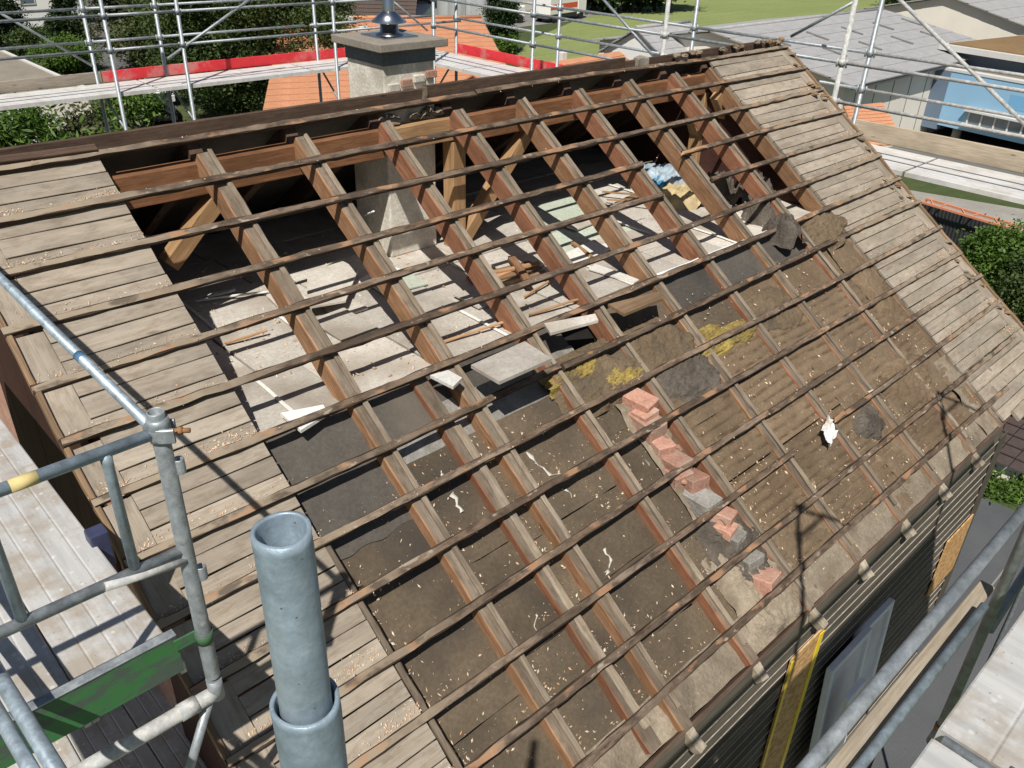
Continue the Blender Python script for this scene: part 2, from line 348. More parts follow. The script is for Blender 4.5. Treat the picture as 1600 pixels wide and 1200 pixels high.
# rafters: top at n=-.055, 0.14 deep; strip 2 cm on the right half
RW, RD = .085, .145
for i in range(1, 9):
    side = M['rafter'] if i <= 2 else (M['rafter'] if i in (5, 7) else M['raftred'])
    vlum('rafter', i, .25, 13.72, -.055-RD/2, RW, RD, [M['rafter'] if i < 3 else side, M['raftop']], 14, .004, True)
    vlum('counter_strip', i+.034, .3, 13.3, -.055+.011, .034, .022, M['strip'], 14, .003, ragged=(.02, .02))
vlum('rafter', 8.93, .25, 13.72, -.055-RD/2, RW, RD, [M['rafter'], M['raftop']], 14, .003, True)
vlum('rafter', .04, .25, 13.72, -.057-RD/2, RW, RD, [M['rafter'], M['raftop']], 10, .003, True)
vlum('trimmer_rafter', 1.655, 6.02, 13.6, -.075-RD/2, .10, RD, [M['raftred'], M['raftop']], 10, .005, True, ragged=(.01, .01))
vlum('counter_strip', 1.70, 7.2, 13.2, -.075+.008, .05, .016, M['strip'], 10, .004, ragged=(.02, .02))
for i in range(0, 9):
    vlum('rafter_tail', i+.02, 13.73, 14.05+.1*random.random(), -.095, .066, .068, M['tail'], 3, .003, ragged=(0, .004))
# battens: w 5 cm, h 3 cm; n=0 is the top
def batten(v, u0, u1, dv=0., rg=(.01, .01), n=-.015):
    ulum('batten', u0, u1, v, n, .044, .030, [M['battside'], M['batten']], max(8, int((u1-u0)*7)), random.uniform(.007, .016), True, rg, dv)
batten(0, UL, 4.32); batten(0, 4.34, UR-.05)
batten(1, UL, 4.93); batten(1, 4.95, UR)
batten(2, UL, UR)
batten(3, UL, 6.0, rg=(.01, .05)); batten(3, 6.98, UR, rg=(.09, .01))
batten(4, UL, 5.97, rg=(.01, .02)); batten(4, 7.03, UR, rg=(.02, .01))
batten(5, UL, UR); batten(6, UL, UR)
batten(7, UL, 3.02); batten(7, 3.05, UR)
batten(8, UL, UR); batten(9, UL, UR, .02)
batten(10, UL, 5.14, .03); batten(10, 5.16, UR, .0)
batten(11, UL, 5.1, .03, (.01, .03)); batten(11, 6.05, UR-.1, .0, (.06, .02))
batten(12, UL, UR-.4, .06, n=-.02); batten(13, UL, 9.6, .05, n=-.022)
ulum('batten_splinter', 6.92, 7.3, 3.02, .004, .03, .02, M['orange'], 4, .004, ragged=(.12, .05))
ulum('batten_splinter', 6.02, 6.18, 10.98, .0, .035, .022, M['orange'], 4, .004, ragged=(.06, .03))
ulum('batten_splinter', 5.95, 6.2, 3.0, -.01, .008, .008, M['strip'], 4, .004, ragged=(.1, .05))
# sheathing boards under the battens: three to a batten gap, each its own board
def boards(u0, u1, v0, v1, jit=.01):
    for j in range(v0, v1):
        e = [0, .345+random.uniform(-.05, .05), .675+random.uniform(-.05, .05), 1.0]
        for k in range(3):
            a, b_ = j+e[k], j+e[k+1]
            uu1 = u1(j) if callable(u1) else u1
            uu0 = u0(j) if callable(u0) else u0
            lumber('sheathing_board', rp(uu0+random.uniform(-jit, jit), (a+b_)/2, -.042+random.uniform(-.0015, .0015)),
                   rp(uu1+random.uniform(-jit, jit), (a+b_)/2, -.042+random.uniform(-.0015, .0015)),
                   (b_-a)*B-.007, .020, EN+EV*.012*(1-k), M['board'], H, 5, .0018, .002, (.004, .004))
boards(-.905, .10, 0, 14, .003)
def rb(j): return 8.93
boards(rb, 10.84, 0, 13)
lumber('sheathing_board', rp(9.0, 13.17, -.042), rp(11.0, 13.17, -.042), .10, .02, EN, M['board'], H, 5, .002, .002)
lumber('sheathing_board', rp(9.0, 13.5, -.042), rp(11.0, 13.5, -.042), .10, .02, EN, M['board'], H, 5, .002, .002)
lumber('corner_plank', rp(9.25, 13.75, -.02), rp(9.75, 13.75, -.02), .10, .03, EN, M['tail'], H, 3, .003)
for j in range(0, 14):                        # short upright boards along the left verge
    lumber('verge_board', rp(-1.015, j+.10, -.040), rp(-1.015, j+.97, -.040), .140, .020, EN, M['board'], H, 3, .002, .002, (.008, .008))
    lumber('verge_strip', rp(-1.137, j+.03, -.035), rp(-1.137, j+1.02, -.035), .026, .050, EN, M['oldplank'], H, 3, .003, .004, (.01, .01))
for j in range(0, 13):
    lumber('verge_board', rp(10.965, j+.06, -.040), rp(10.965, j+.98, -.040), .15, .020, EN, M['board'], H, 3, .004, .002, (.012, .012))
    lumber('verge_strip', rp(11.10, j+.0, -.035), rp(11.10, j+1.0, -.035), .035, .05, EN, M['oldplank'], H, 3, .006, .004, (.02, .02))
vlum('edge_lath', .145, 7.9, 13.7, -.052, .032, .03, M['raftop'], 12, .003)
# ridge planks
def rpl(u0, u1, z0, z1, y=.075, t=.03, m='ridge'):
    lumber('ridge_plank', np.array([u0*A, y, ZR+(z0+z1)/2]), np.array([u1*A, y, ZR+(z0+z1)/2]), t, z1-z0, (0, 0, 1), M[m], H, 14, .004, .004, (.01, .01))
rpl(-1.2, -.72, -.03, .075, .09, m='oldplank'); rpl(-.71, 3.62, -.03, .075); rpl(3.66, 7.05, -.025, .09); rpl(7.1, 11.05, -.03, .06, .08)
lumber('ridge_plank', rp(-.7, -.10, .012), rp(.1, -.07, .012), .045, .022, EN, M['ridge'], H, 5, .003)
lumber('ridge_block', np.array([3.64*A, .055, ZR+.0]), np.array([3.64*A, .055, ZR+.085]), .035, .03, (0, 1, 0), M['strip'], H, 3, .003)
lumber('ridge_block', np.array([7.3*A, .07, ZR+.02]), np.array([7.52*A, .07, ZR+.02]), .07, .12, (0, 0, 1), M['slatecap'], H, 3, .012, .015)
# ridge purlin, posts, braces
PY = .055
lumber('purlin', (-.6, PY, ZR-.255), (3.02*A, PY, ZR-.255), .12, .20, (0, 0, 1), M['purlin'], H, 12, .004, .006)
lumber('purlin_trimmer', (3.05*A, PY, ZR-.24), (4.0*A, PY, ZR-.24), .11, .17, (0, 0, 1), M['post'], H, 5, .004, .006)
lumber('purlin', (4.0*A, PY, ZR-.255), (11.*A, PY, ZR-.255), .12, .20, (0, 0, 1), M['purlin'], H, 12, .004, .006)
def upost(pxx, pyy, w=.13):
    p = ony(pxx, pyy, PY); lumber('post', (p[0], PY, ZC), (p[0], PY, ZR-.34), w, w, (0, -1, 0), M['post'], H, 4, .003, .006)
def brace(a, b_, y=PY, w=.11):
    lumber('brace', ony(*a, y), ony(*b_, y), w, w, (0, -1, 0), M['post'], H, 4, .003, .006)
upost(710, 280); brace((828, 196), (722, 372)); brace((352, 292), (262, 412))
upost(1092, 200); brace((1068, 122), (1088, 205)); brace((1118, 145), (1098, 215)); brace((1150, 230), (1118, 150), PY-.25, .09)
# back slope: rafters and sheathing, keeps the attic dark
BEV = np.array([0, math.cos(TH), -math.sin(TH)]); BEN = np.array([0, math.sin(TH), math.cos(TH)]); RB = np.array([0, .16, ZR])
for i in range(0, 12):
    lumber('back_rafter', RB+EU*(i*A)-BEN*.12, RB+EU*(i*A)+BEV*4.2-BEN*.12, RW, RD, BEN, M['ridge'], H, 3, .003)
for k in range(14):
    lumber('back_board', RB+EU*(UL*A)+BEV*(.155+.30*k)-BEN*.035, RB+EU*(UR*A)+BEV*(.155+.30*k)-BEN*.035, .297, .024, BEN, M['board'], H, 8, .003)
mk('back_felt', [RB+EU*(UL*A)-BEN*.05, RB+EU*(UR*A)-BEN*.05, RB+EU*(UR*A)+BEV*4.25-BEN*.05, RB+EU*(UL*A)+BEV*4.25-BEN*.05], [(0, 1, 2, 3)], M['felt'], H)
# gable walls and body
yB = (RB+BEV*4.1)[1]; zB = (RB+BEV*4.1)[2]-.1
def gable(name, x0, x1, mat):
    pr = [(YW+.02, 0), (YW+.02, rp(0, 13.6, -.2)[2]), (0.08, ZR-.2), (yB, zB-.1), (yB, 0)]
    n = len(pr); V = [(x0, *p) for p in pr]+[(x1, *p) for p in pr]
    F = [tuple(range(n)), tuple(range(2*n-1, n-1, -1))]+[(i, n+i, n+(i+1) % n, (i+1) % n) for i in range(n)]
    return mk(name, V, F, mat, H)
gable('gable_wall', XW0, XW0+.2, M['brick']); gable('gable_wall', XW1-.01, XW1+.19, M['gable'])
for k in range(17):                           # upright cladding on the left gable, one strip broken away over brick
    y0 = YW+.05+k*.24; ym = y0+.12
    if ym > 3.2: break
    zt = ZR-.12-abs(ym-.05)*math.tan(TH)
    zb = 4.
    if k == 8: zb = 10.35
    if k == 9: zb = 10.62
    lumber('cladding_board', (XW0-.012, ym, zb), (XW0-.012, ym, zt), .236, .022, (-1, 0, 0), M['gable'], H, 4, .002, .003, (.05, .0))
box('front_wall_core', XW0+.2, XW1-.012, YW+.03, YW+.22, 0, rp(0, 13.6, -.24)[2], M['dark'], H)
box('back_wall', XW0+.2, XW1-.01, yB-.2, yB, 0, zB-.1, M['plaster'], H)
# lapped siding boards on the front wall
zt = rp(0, 13.7, -.09)[2]; pitch = .118
for k in range(34):
    z1 = zt-k*pitch; z0 = z1-pitch*1.18
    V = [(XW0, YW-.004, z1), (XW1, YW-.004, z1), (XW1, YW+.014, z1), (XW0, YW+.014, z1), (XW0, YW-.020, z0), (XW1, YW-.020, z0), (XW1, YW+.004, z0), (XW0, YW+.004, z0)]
    # pale lip on the board's exposed edge, sunlight painted into its colour
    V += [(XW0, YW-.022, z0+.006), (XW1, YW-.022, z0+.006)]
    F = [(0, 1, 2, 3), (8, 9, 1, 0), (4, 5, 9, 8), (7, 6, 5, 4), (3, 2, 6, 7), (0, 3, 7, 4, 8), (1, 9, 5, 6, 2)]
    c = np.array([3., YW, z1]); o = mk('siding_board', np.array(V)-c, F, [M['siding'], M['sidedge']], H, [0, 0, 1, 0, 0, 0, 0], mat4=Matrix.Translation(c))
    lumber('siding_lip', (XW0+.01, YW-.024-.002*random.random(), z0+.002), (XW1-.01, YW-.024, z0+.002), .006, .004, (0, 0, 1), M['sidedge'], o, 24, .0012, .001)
lumber('eave_board', rp(UL, 13.72, -.085), rp(11.1, 13.72, -.085), .02, .06, EN, M['ridge'], H, 16, .004, .004)
# attic floor panels
box('attic_deck', XW0+.2, XW1, rp(0, 5.8, -.14)[1], 2.2, ZC-.10, ZC-.028, M['dark'], H)
fy0 = rp(0, 5.95, -.14)[1]
for r in range(5):
    y1 = fy0+r*.62; x = .10*A-.25*(r % 2)
    while x < 9.3*A:
        L = random.choice([.62, .94, 1.25]); m = 'panel'
        if 3.9*A < x < 5.3*A and r in (2, 1): m = 'panelg' if random.random() < .8 else 'panel'
        t = random.uniform(-.006, .006)
        xa, xb = x+.006, x+L-.006
        o = box('ceiling_panel', xa, xb, y1+.004, y1+.612, ZC-.026, ZC-.003+t, M[m], H, .003)
        o.rotation_euler = (random.uniform(-.008, .008), random.uniform(-.008, .008), random.uniform(-.006, .006))
        x += L
for k in range(17):
    x_ = random.uniform(.4, 5.6); y_ = random.uniform(fy0+.1, .05); w_, d_ = random.uniform(.18, .62), random.uniform(.15, .4)
    o = box('loose_ceiling_panel', x_, x_+w_, y_, y_+d_, ZC+.004+.004*(k % 4), ZC+.018+.004*(k % 4), M[random.choice(['panel', 'panel', 'panelw', 'oldplank', 'panelg'])], H, .002)
    o.rotation_euler = (random.uniform(-.03, .05), random.uniform(-.04, .04), random.uniform(-.25, .25))
for r, xs in ((0, (.36, 1.9, 3.2, 4.6)), (1, (.9, 2.4, 4.2)), (2, (.5, 3.6, 5.0))):
    for x in xs: lumber('pale_joint_lath', (x, fy0+r*.62+.02, ZC+.008), (x+.02, fy0+r*.62+.6, ZC+.008), .022, .010, (0, 0, 1), M['panelw'], H, 3, .003)
# sloping infill between the rafters
def infill(name, u0, u1, v0, v1, n0, mat, amp=.006, reed=0., seed=0., nu=14, nv=None, edge=0., lift=0.):
    nv = nv or max(8, int((v1-v0)*(26 if reed else 8)))
    def f(s, t):
        u = u0+(u1-u0)*s; v = v0+(v1-v0)*t
        if edge: v += edge*(fbm(u*3, seed+t*.01, seed)-.5)*(1 if t > .5 else 1)*(abs(t-.5)*2)**6
        n = n0+amp*2*(fbm(u*4+seed, v*1.7, seed)-.5)+lift*t
        if reed:
            w = math.sin(v*B/.072*2*math.pi+1.2*math.sin(u*2.2+seed)+2.0*fbm(u*3, v*.6, seed+2))
            n += reed*(-max(0, w-.62)*2.2)*(.3+1.2*fbm(u*9, v*4, seed+9))
        return rp(u, v, n)
    o = grid(name, nu, nv, f, mat, H)
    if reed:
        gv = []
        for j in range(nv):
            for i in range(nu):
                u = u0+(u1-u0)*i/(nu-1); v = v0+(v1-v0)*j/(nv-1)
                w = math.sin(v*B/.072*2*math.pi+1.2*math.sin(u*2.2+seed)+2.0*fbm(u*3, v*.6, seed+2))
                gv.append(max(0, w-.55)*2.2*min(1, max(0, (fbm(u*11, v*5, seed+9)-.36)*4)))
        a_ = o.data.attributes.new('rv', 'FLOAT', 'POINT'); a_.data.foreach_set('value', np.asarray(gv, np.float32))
    return o
def groove_shade():  # shade painted into the reed grooves: colour darkens by the rv attribute
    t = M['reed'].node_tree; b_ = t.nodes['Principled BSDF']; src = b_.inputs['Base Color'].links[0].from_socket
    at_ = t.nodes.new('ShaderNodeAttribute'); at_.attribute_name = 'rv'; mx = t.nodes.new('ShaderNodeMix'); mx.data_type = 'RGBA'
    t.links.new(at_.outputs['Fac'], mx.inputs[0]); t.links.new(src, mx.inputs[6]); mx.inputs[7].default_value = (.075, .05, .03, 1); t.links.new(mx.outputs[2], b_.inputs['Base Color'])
groove_shade()
mk('light_stop_sheet', [rp(-.7, 6.0, -.235), rp(9.7, 6.0, -.235), rp(9.7, 13.75, -.235), rp(-.7, 13.75, -.235)], [(0, 3, 2, 1)], M['dark'], H)  # added unseen sheet under the infill, stops light leaking through
LB = [(.10, 1.0), (1.0, 1.655), (1.655, 2.0), (2.0, 3.0), (3.0, 4.0)]
for k, (a, b_) in enumerate(LB):
    v = 7.35 if k else 8.1; q = 0
    while v < 12.9:
        v2 = min(13.0, v+random.uniform(1.3, 2.4)); v2 = 13.0 if 13.0-v2 < .6 else v2
        infill('insulation_board', a, b_, v, v2-.015, -.136+random.uniform(-.007, .007), M['darkfill'], .009, seed=k*3.1+q*1.7, edge=.06, lift=random.uniform(-.006, .006), nv=22); v = v2; q += 1
    infill('eave_mortar', a, b_, 12.95, 13.68, -.120, M['mortar'], .03, seed=k*5.+2, nu=26, nv=24)
infill('concrete_strip', .9, 3.5, 6.55, 7.45, -.15, M['concrete'], .004, seed=4.)
infill('felt_sheet', .12, .95, 5.86, 8.25, -.128, M['felt'], .012, seed=8., edge=.3, nu=20, nv=24)
infill('felt_sheet', .95, 3.5, 5.84, 6.62, -.165, M['felt'], .006, seed=19.)  # dark sheet stands in for shade in the void under the jutting panel
infill('felt_sheet', 1.12, 1.6, 6.0, 7.0, -.125, M['felt'], .008, seed=9., edge=.2)
infill('concrete_strip', 3.42, 4.05, 7.9, 13.6, -.145, M['concrete'], .012, seed=14., nu=16, nv=50)
for i in range(4, 9):
    b_ = i+1 if i < 8 else 8.95
    if i >= 5: infill('felt_panel', i+.05, b_-.05, 5.9, 7.0, -.095, M['felt'], .004, seed=i*2.)
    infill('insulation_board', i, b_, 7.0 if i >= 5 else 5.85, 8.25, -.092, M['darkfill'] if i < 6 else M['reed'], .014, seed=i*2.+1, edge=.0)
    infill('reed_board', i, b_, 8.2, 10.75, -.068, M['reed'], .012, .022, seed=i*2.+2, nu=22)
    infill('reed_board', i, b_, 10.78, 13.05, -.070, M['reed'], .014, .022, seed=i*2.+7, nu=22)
    infill('eave_mortar', i, b_, 13.0, 13.68, -.07, M['mortar'], .012, seed=i*5.+2, nu=20, nv=18)
for i in range(5, 9):
    ulum('aluminium_strip', i+.06, (i+1 if i < 8 else 8.95)-.06, 5.9, -.085, .03, .012, M['white'], 4, .002)
for (a, b_, c_, d_, n_, sd) in ((6.4, 9.5, 9.6, 13.6, -.074, 101.), (4.05, 6.4, 11.9, 13.6, -.078, 103.), (4.0, 5.4, 8.3, 9.4, -.082, 105.), (8.3, 9.0, 6.9, 9.7, -.07, 107.)):
    o = infill('dust_drift', a, b_, c_, d_, n_, M['dust'], .030, seed=sd, nu=int((b_-a)*26), nv=int((d_-c_)*14)); o['kind'] = 'stuff'
infill('eave_mortar', 8.5, 9.7, 11.3, 13.65, -.055, M['mortar'], .045, seed=77., nu=34, nv=60)
# cross wall of hollow bricks stepping down the slope
bw = mk('cross_wall', *join([(boxv(3.52*A, 3.80*A, rp(0, 13.5)[1]+.1, rp(0, 8.2)[1], 8.2, 8.3), BF)]), M['concrete'], H)
def rough_brick(P, size, mat, parent, rot, seed):
    bm = bmesh.new(); bmesh.ops.create_cube(bm, size=1); bmesh.ops.scale(bm, vec=size, verts=bm.verts)
    bmesh.ops.bevel(bm, geom=list(bm.edges), offset=.008, segments=1, affect='EDGES')
    bmesh.ops.subdivide_edges(bm, edges=[e for e in bm.edges if e.calc_length() > .03], cuts=4, use_grid_fill=True)
    for v_ in bm.verts:
        c_ = v_.co; cr = (abs(c_.x)/(size[0]/2))**6*(abs(c_.z)/(size[2]/2))**6+(abs(c_.y)/(size[1]/2))**6*(abs(c_.z)/(size[2]/2))**6+(abs(c_.x)/(size[0]/2))**6*(abs(c_.y)/(size[1]/2))**6
        k_ = .012*(fbm(c_.x*40+seed, c_.y*40+c_.z*31, seed)-.5)+.03*max(0, fbm(c_.x*13+seed*2, c_.y*13+c_.z*17, seed)-.5)*min(1, cr)
        v_.co = c_*(1-k_*4*min(1, .25+cr))
    me = bpy.data.meshes.new('brick'); bm.to_mesh(me); bm.free(); me.materials.append(mat)
    o = bpy.data.objects.new('brick', me); COL.objects.link(o); o.matrix_basis = Matrix.Translation(P) @ Matrix.Rotation(rot[2], 4, 'Z') @ Matrix.Rotation(rot[0], 4, 'X') @ Matrix.Rotation(rot[1], 4, 'Y'); setp(o, parent); return o
infill('mortar_strip', 3.48, 3.93, 8.15, 13.35, -.128, M['mortar'], .05, seed=61., nu=30, nv=150)
for k in range(10):
    v = 8.40+.47*k; p = rp(3.69+.05*random.uniform(-1, 1), v, -.125+.035*random.random()*(1 if k % 2 else 1.5))
    big = random.uniform(.95, 1.3)
    for q in range(2):
        if q and k not in (0, 3, 6): continue
        rough_brick((p[0]-.03*q, p[1]+.01-.085*q, p[2]-.05*q), (.135*big, .205*big if q == 0 else .13, .125 if q == 0 else .10), M['brick'] if k not in (5, 7, 8) else M['concrete'], bw,
                    (random.uniform(-.15, .12), random.uniform(-.12, .12), random.uniform(-.3, .3)), k*3.3+q)
    for j in range(3):
        rough_brick((p[0]+random.uniform(-.16, .12), p[1]+random.uniform(-.2, .1), p[2]-.02+random.uniform(-.12, -.03)), (random.uniform(.03, .07), random.uniform(.03, .07), random.uniform(.03, .05)), random.choice([M['brick'], M['mortar'], M['concrete']]), bw,
                    (random.uniform(-1, 1), random.uniform(-1, 1), random.uniform(-1, 1)), k*7.+j)
    grid('mortar_bed', 18, 18, lambda s, t, p=p: np.array([p[0]-.06+.12*s, p[1]-.09+.18*t, p[2]+.052+.03*(fbm(s*5+p[1]*9, t*5, p[0])-.5)-.06*(max(0, abs(s-.5)-.3)+max(0, abs(t-.5)-.3))]), M['mortar'], bw)
# chimney: rendered shaft with slate band, slab and steel flue
cy = .14; cx0 = ony(603, 190, cy)[0]; cx1 = ony(680, 190, cy)[0]; cw = cx1-cx0; ct = ony(597, 80, cy)[2]
ch = box('chimney', cx0, cx1, cy, cy+cw, ZC, ct, M['plaster'], H, .012)
bz = ony(597, 104, cy)[2]
box('slate_band', cx0-.006, cx1+.006, cy-.006, cy+cw+.006, bz, ct-.002, M['band'], ch)
box('cap_slab', cx0-.075, cx1+.075, cy-.075, cy+cw+.075, ct, ct+.055, M['slatecap'], ch, .006)
b0 = ony(597, 150, cy)[2]
for k in range(4):
    o = box('brick', cx0+.03+k*cw*.25, cx0+.01+(k+1)*cw*.25, cy-.022, cy+.05, b0+.022+.02*k, b0+.075+.02*k, M['brick'] if k % 2 else M['plaster'], ch, .006)
box('flashing_ledge', cx0+.0, cx1+.03, cy-.05, cy-.001, b0-.03, b0+.018, M['plaster'], ch, .006)
fx, fyy, fz = (cx0+cx1)/2, cy+cw/2, ct+.055
box('flue_plate', fx-.15, fx+.15, fyy-.15, fyy+.15, fz, fz+.012, M['inox'], ch, .003)
def lathe(name, prof, mat, parent, cxy, n=28):
    V = []; F = []
    for (r, z) in prof:
        for k in range(n): V.append((r*math.cos(2*math.pi*k/n), r*math.sin(2*math.pi*k/n), z))
    for i in range(len(prof)-1):
        for k in range(n): F.append((i*n+k, i*n+(k+1) % n, (i+1)*n+(k+1) % n, (i+1)*n+k))
    return mk(name, V, F, mat, parent, None, True, Matrix.Translation((cxy[0], cxy[1], 0)))
lathe('flue_collar', [(.105, fz+.012), (.10, fz+.02), (.068, fz+.03), (.066, fz+.10), (.064, fz+.105)], M['inox'], ch, (fx, fyy))
lathe('flue_skirt', [(.125, fz+.095), (.127, fz+.10), (.052, fz+.165), (.046, fz+.168)], M['inox'], ch, (fx, fyy))
lathe('flue_pipe', [(.042, fz+.10), (.042, fz+.7), (.036, fz+.7), (.036, fz+.5)], M['inox'], ch, (fx, fyy))
# ------------------------------------------------------------------ openings on the front wall
YO = YW-.034
p0, p1, p2 = ony(1235, 1030, YO), ony(1283, 988, YO), ony(1240, 1178, YO)
M['osb'] = None
def osb():
    n = NB('osb_board'); v = n.vec((1, 1, 1)); c = n.voro(n.vec((18, 18, 30)), 1.5, 'F1', 'Color')
    s = n.t.nodes.new('ShaderNodeSeparateColor'); n.L(c, s.inputs[0])
    col = n.ramp(s.outputs[0], [(0., (.40, .21, .075)), (.5, (.55, .32, .13)), (1., (.66, .43, .21))])
    return n.done(col, .75, n.noise(v, 30), .3, .004)
M['osb'] = osb(); M['tape'] = plain('yellow_tape', (.85, .62, .02), .35, .06, 10)
o1 = mk('osb_panel', boxv(p0[0], p1[0], YO-.012, YO, p2[2], p0[2]), BF, M['osb'], H); o1['label'] = 'orange chipboard panel with yellow tape down its edge'
box('yellow_tape', p1[0]-.055, p1[0]+.004, YO-.018, YO-.013, p2[2], p1[2]+.03, M['tape'], o1)
box('yellow_tape', p0[0]-.004, p0[0]+.03, YO-.018, YO-.013, p2[2]+.3, p0[2]-.02, M['tape'], o1)
p0, p1, p2 = ony(1478, 850, YO), ony(1527, 790, YO), ony(1440, 940, YO)
o2 = mk('osb_panel', boxv(p0[0], min(p1[0], XW1-.01), YO-.012, YO, p2[2], p0[2]+.03), BF, M['osb'], H); o2['label'] = 'tan panel beside the corner of the dark wall'
box('corner_board', XW1-.06, XW1+.13, YW-.032, YW-.026, 6.6, zt-.1, M['siding'], H)
# ------------------------------------------------------------------ scaffolding
K = B/.28
def S(x=None, y=None, z=None):
    r = []
    if x is not None: r.append(C[0]+(x+1.313)*K)
    if y is not None: r.append(C[1]+(y+4.347)*K)
    if z is not None: r.append(13+(z-13)*K)
    return r[0] if len(r) == 1 else tuple(r)
def galv(name, c=(.40, .435, .45), rough=.5, splash=.35, metal=.45):
    n = NB(name); v = n.vec((1, 1, 1)); a = n.noise(v, 24, 6, .7); f = n.noise(v, 90, 4, .65)
    col = n.mix(n.ramp(a, [(.3, 0.), (.7, 1.)]), tuple(k*.6 for k in c), tuple(min(1, k*1.3) for k in c))
    col = n.mix(n.ramp(n.noise(n.vec((1, 1, .35)), 14, 5, .7), [(.45, 0.), (.7, .55)]), col, (.22, .275, .31))
    col = n.mix(n.ramp(n.voro(n.vec((1, 1, .5)), 120), [(.10, .5), (.2, 0.)]), col, tuple(k*.6 for k in c))
    sp = n.voro(n.vec((1, 1, 1)), 22); s2 = n.noise(v, 5, 4, .6)
    msk = n.math('MULTIPLY', n.ramp(sp, [(.16, 1.), (.3, 0.)]), n.ramp(s2, [(.5, 0.), (.62, splash)]))
    col = n.mix(msk, col, (.68, .67, .62))
    rr = n.ramp(a, [(.3, rough-.1), (.7, rough+.15)])
    return n.done(col, rr, f, .3, .002, metal, .4)
M['galv'] = galv('galvanised_tube', (.35, .375, .385)); M['galvblue'] = galv('galvanised_blue', (.36, .43, .48), .45, .1)
M['galvwhite'] = galv('limey_tube', (.50, .49, .46), .75, .9, .1)
def deckmat(nm='alu_deck', ca=(.44, .435, .42), cb=(.60, .59, .56), dk=.75):
    n = NB(nm); v = n.vec((1, 1, 1)); d = n.noise(v, 5, 6, .7); d2 = n.noise(n.vec((14, 1.2, 1)), 2, 5, .65)
    col = n.mix(n.ramp(d2, [(.35, 0.), (.7, 1.)]), ca, cb)
    col = n.mix(n.ramp(d, [(.47, 0.), (.63, dk)]), col, (.37, .31, .235))
    sp = n.voro(v, 34); col = n.mix(n.ramp(sp, [(.07, .8), (.12, 0.)]), col, (.3, .22, .14))
    sw = n.voro(v, 17); col = n.mix(n.ramp(sw, [(.10, .7), (.17, 0.)]), col, (.68, .66, .6))
    return n.done(col, .5, d, .15, .004, .15, .4)
M['deckw'] = deckmat('alu_deck_clean', (.60, .59, .57), (.74, .725, .69), .35); M['deck'] = deckmat()
M['red'] = plain('red_board', (.62, .035, .045), .6, .12, 5, dirt=(.5, .22, .2))
M['toe'] = wood('grey_toe_board', (.28, .24, .19), (.40, .35, .28), vary=.15)
M['toeb'] = wood('beige_toe_board', (.42, .34, .245), (.54, .455, .34), vary=.1)
def greenm():
    n = NB('worn_green'); v = n.vec((1, 1, 1)); d = n.noise(n.vec((2.2, 6, 6)), 1.8, 6, .7); f = n.noise(v, 40, 3)
    col = n.mix(n.ramp(d, [(.47, 0.), (.53, 1.)]), (.042, .165, .05), (.07, .10, .075))
    col = n.mix(n.ramp(f, [(.5, 0.), (.75, .5)]), col, (.10, .11, .10))
    return n.done(col, .55, f, .2, .003)
M['green'] = greenm()
M['rust'] = speckled('rusty_bolt', (.28, .14, .06), (.4, .22, .1), None, bstr=.3)
def clamp(P, r, parent, mat='galv', bolt=True, d=(1, 0, 0)):
    P = np.asarray(P, float); d = np.asarray(d, float)
    tube('coupler', [P-[0, 0, .028], P-[0, 0, .012], P+[0, 0, .012], P+[0, 0, .028]], [r*1.22, r*1.35, r*1.35, r*1.22], M[mat], parent, 18)
    if bolt:
        q = P+d*r*1.3
        tube('bolt', [q, q+d*.05], r*.30, M['rust'], parent, 6)
        tube('nut', [q+d*.016, q+d*.030], r*.46, M['rust'], parent, 6)
        sd = np.cross(d, [0, 0, 1.])
        lumber('coupler_lug', P+sd*r*1.1-[0, 0, .0], P+sd*r*1.1+d*r*1.9, .012, .045, (0, 0, 1), M[mat], parent, 2, .001)
        lumber('coupler_lug', P-sd*r*1.1-[0, 0, .0], P-sd*r*1.1+d*r*1.5, .012, .045, (0, 0, 1), M[mat], parent, 2, .001)
        lumber('coupler_hinge', P-d*r*1.2-sd*r*.5, P-d*r*1.2+sd*r*.5, .02, .05, (0, 0, 1), M[mat], parent, 2, .001)
def plank_deck(name, P0, ax, L, side, w, n, z, parent, mat, ribs=5, th=.05):
    """n planks side by side; ribs are real shallow ridges"""
    ax = np.asarray(ax, float); sd = np.asarray(side, float)
    for k in range(n):
        o = np.asarray(P0, float)+sd*(k*(w+.004)); V = []; F = []
        prof = []
        for r in range(ribs):
            a = w*r/ribs; b_ = w*(r+1)/ribs; g_ = .006
            prof += [(a+.001, 0), (a+g_, .0025), (b_-g_, .0025), (b_-.001, 0)]
        prof += [(w, -th), (w-.02, -th), (w-.02, -.012), (.02, -.012), (.02, -th), (0, -th)]
        c = o+ax*L/2+sd*w/2
        for t in (0, L):
            for (s, h) in prof: V.append(tuple(o+ax*t+sd*s+np.array([0, 0, z+h])-np.array([c[0], c[1], z])))
        m = len(prof); F = [(i, (i+1) % m, m+(i+1) % m, m+i) for i in range(m)]
        F += [tuple(range(m-1, -1, -1)), tuple(range(m, 2*m))]
        mk(name, V, F, mat, parent, mat4=Matrix.Translation((c[0], c[1], z)))
R48 = .0241
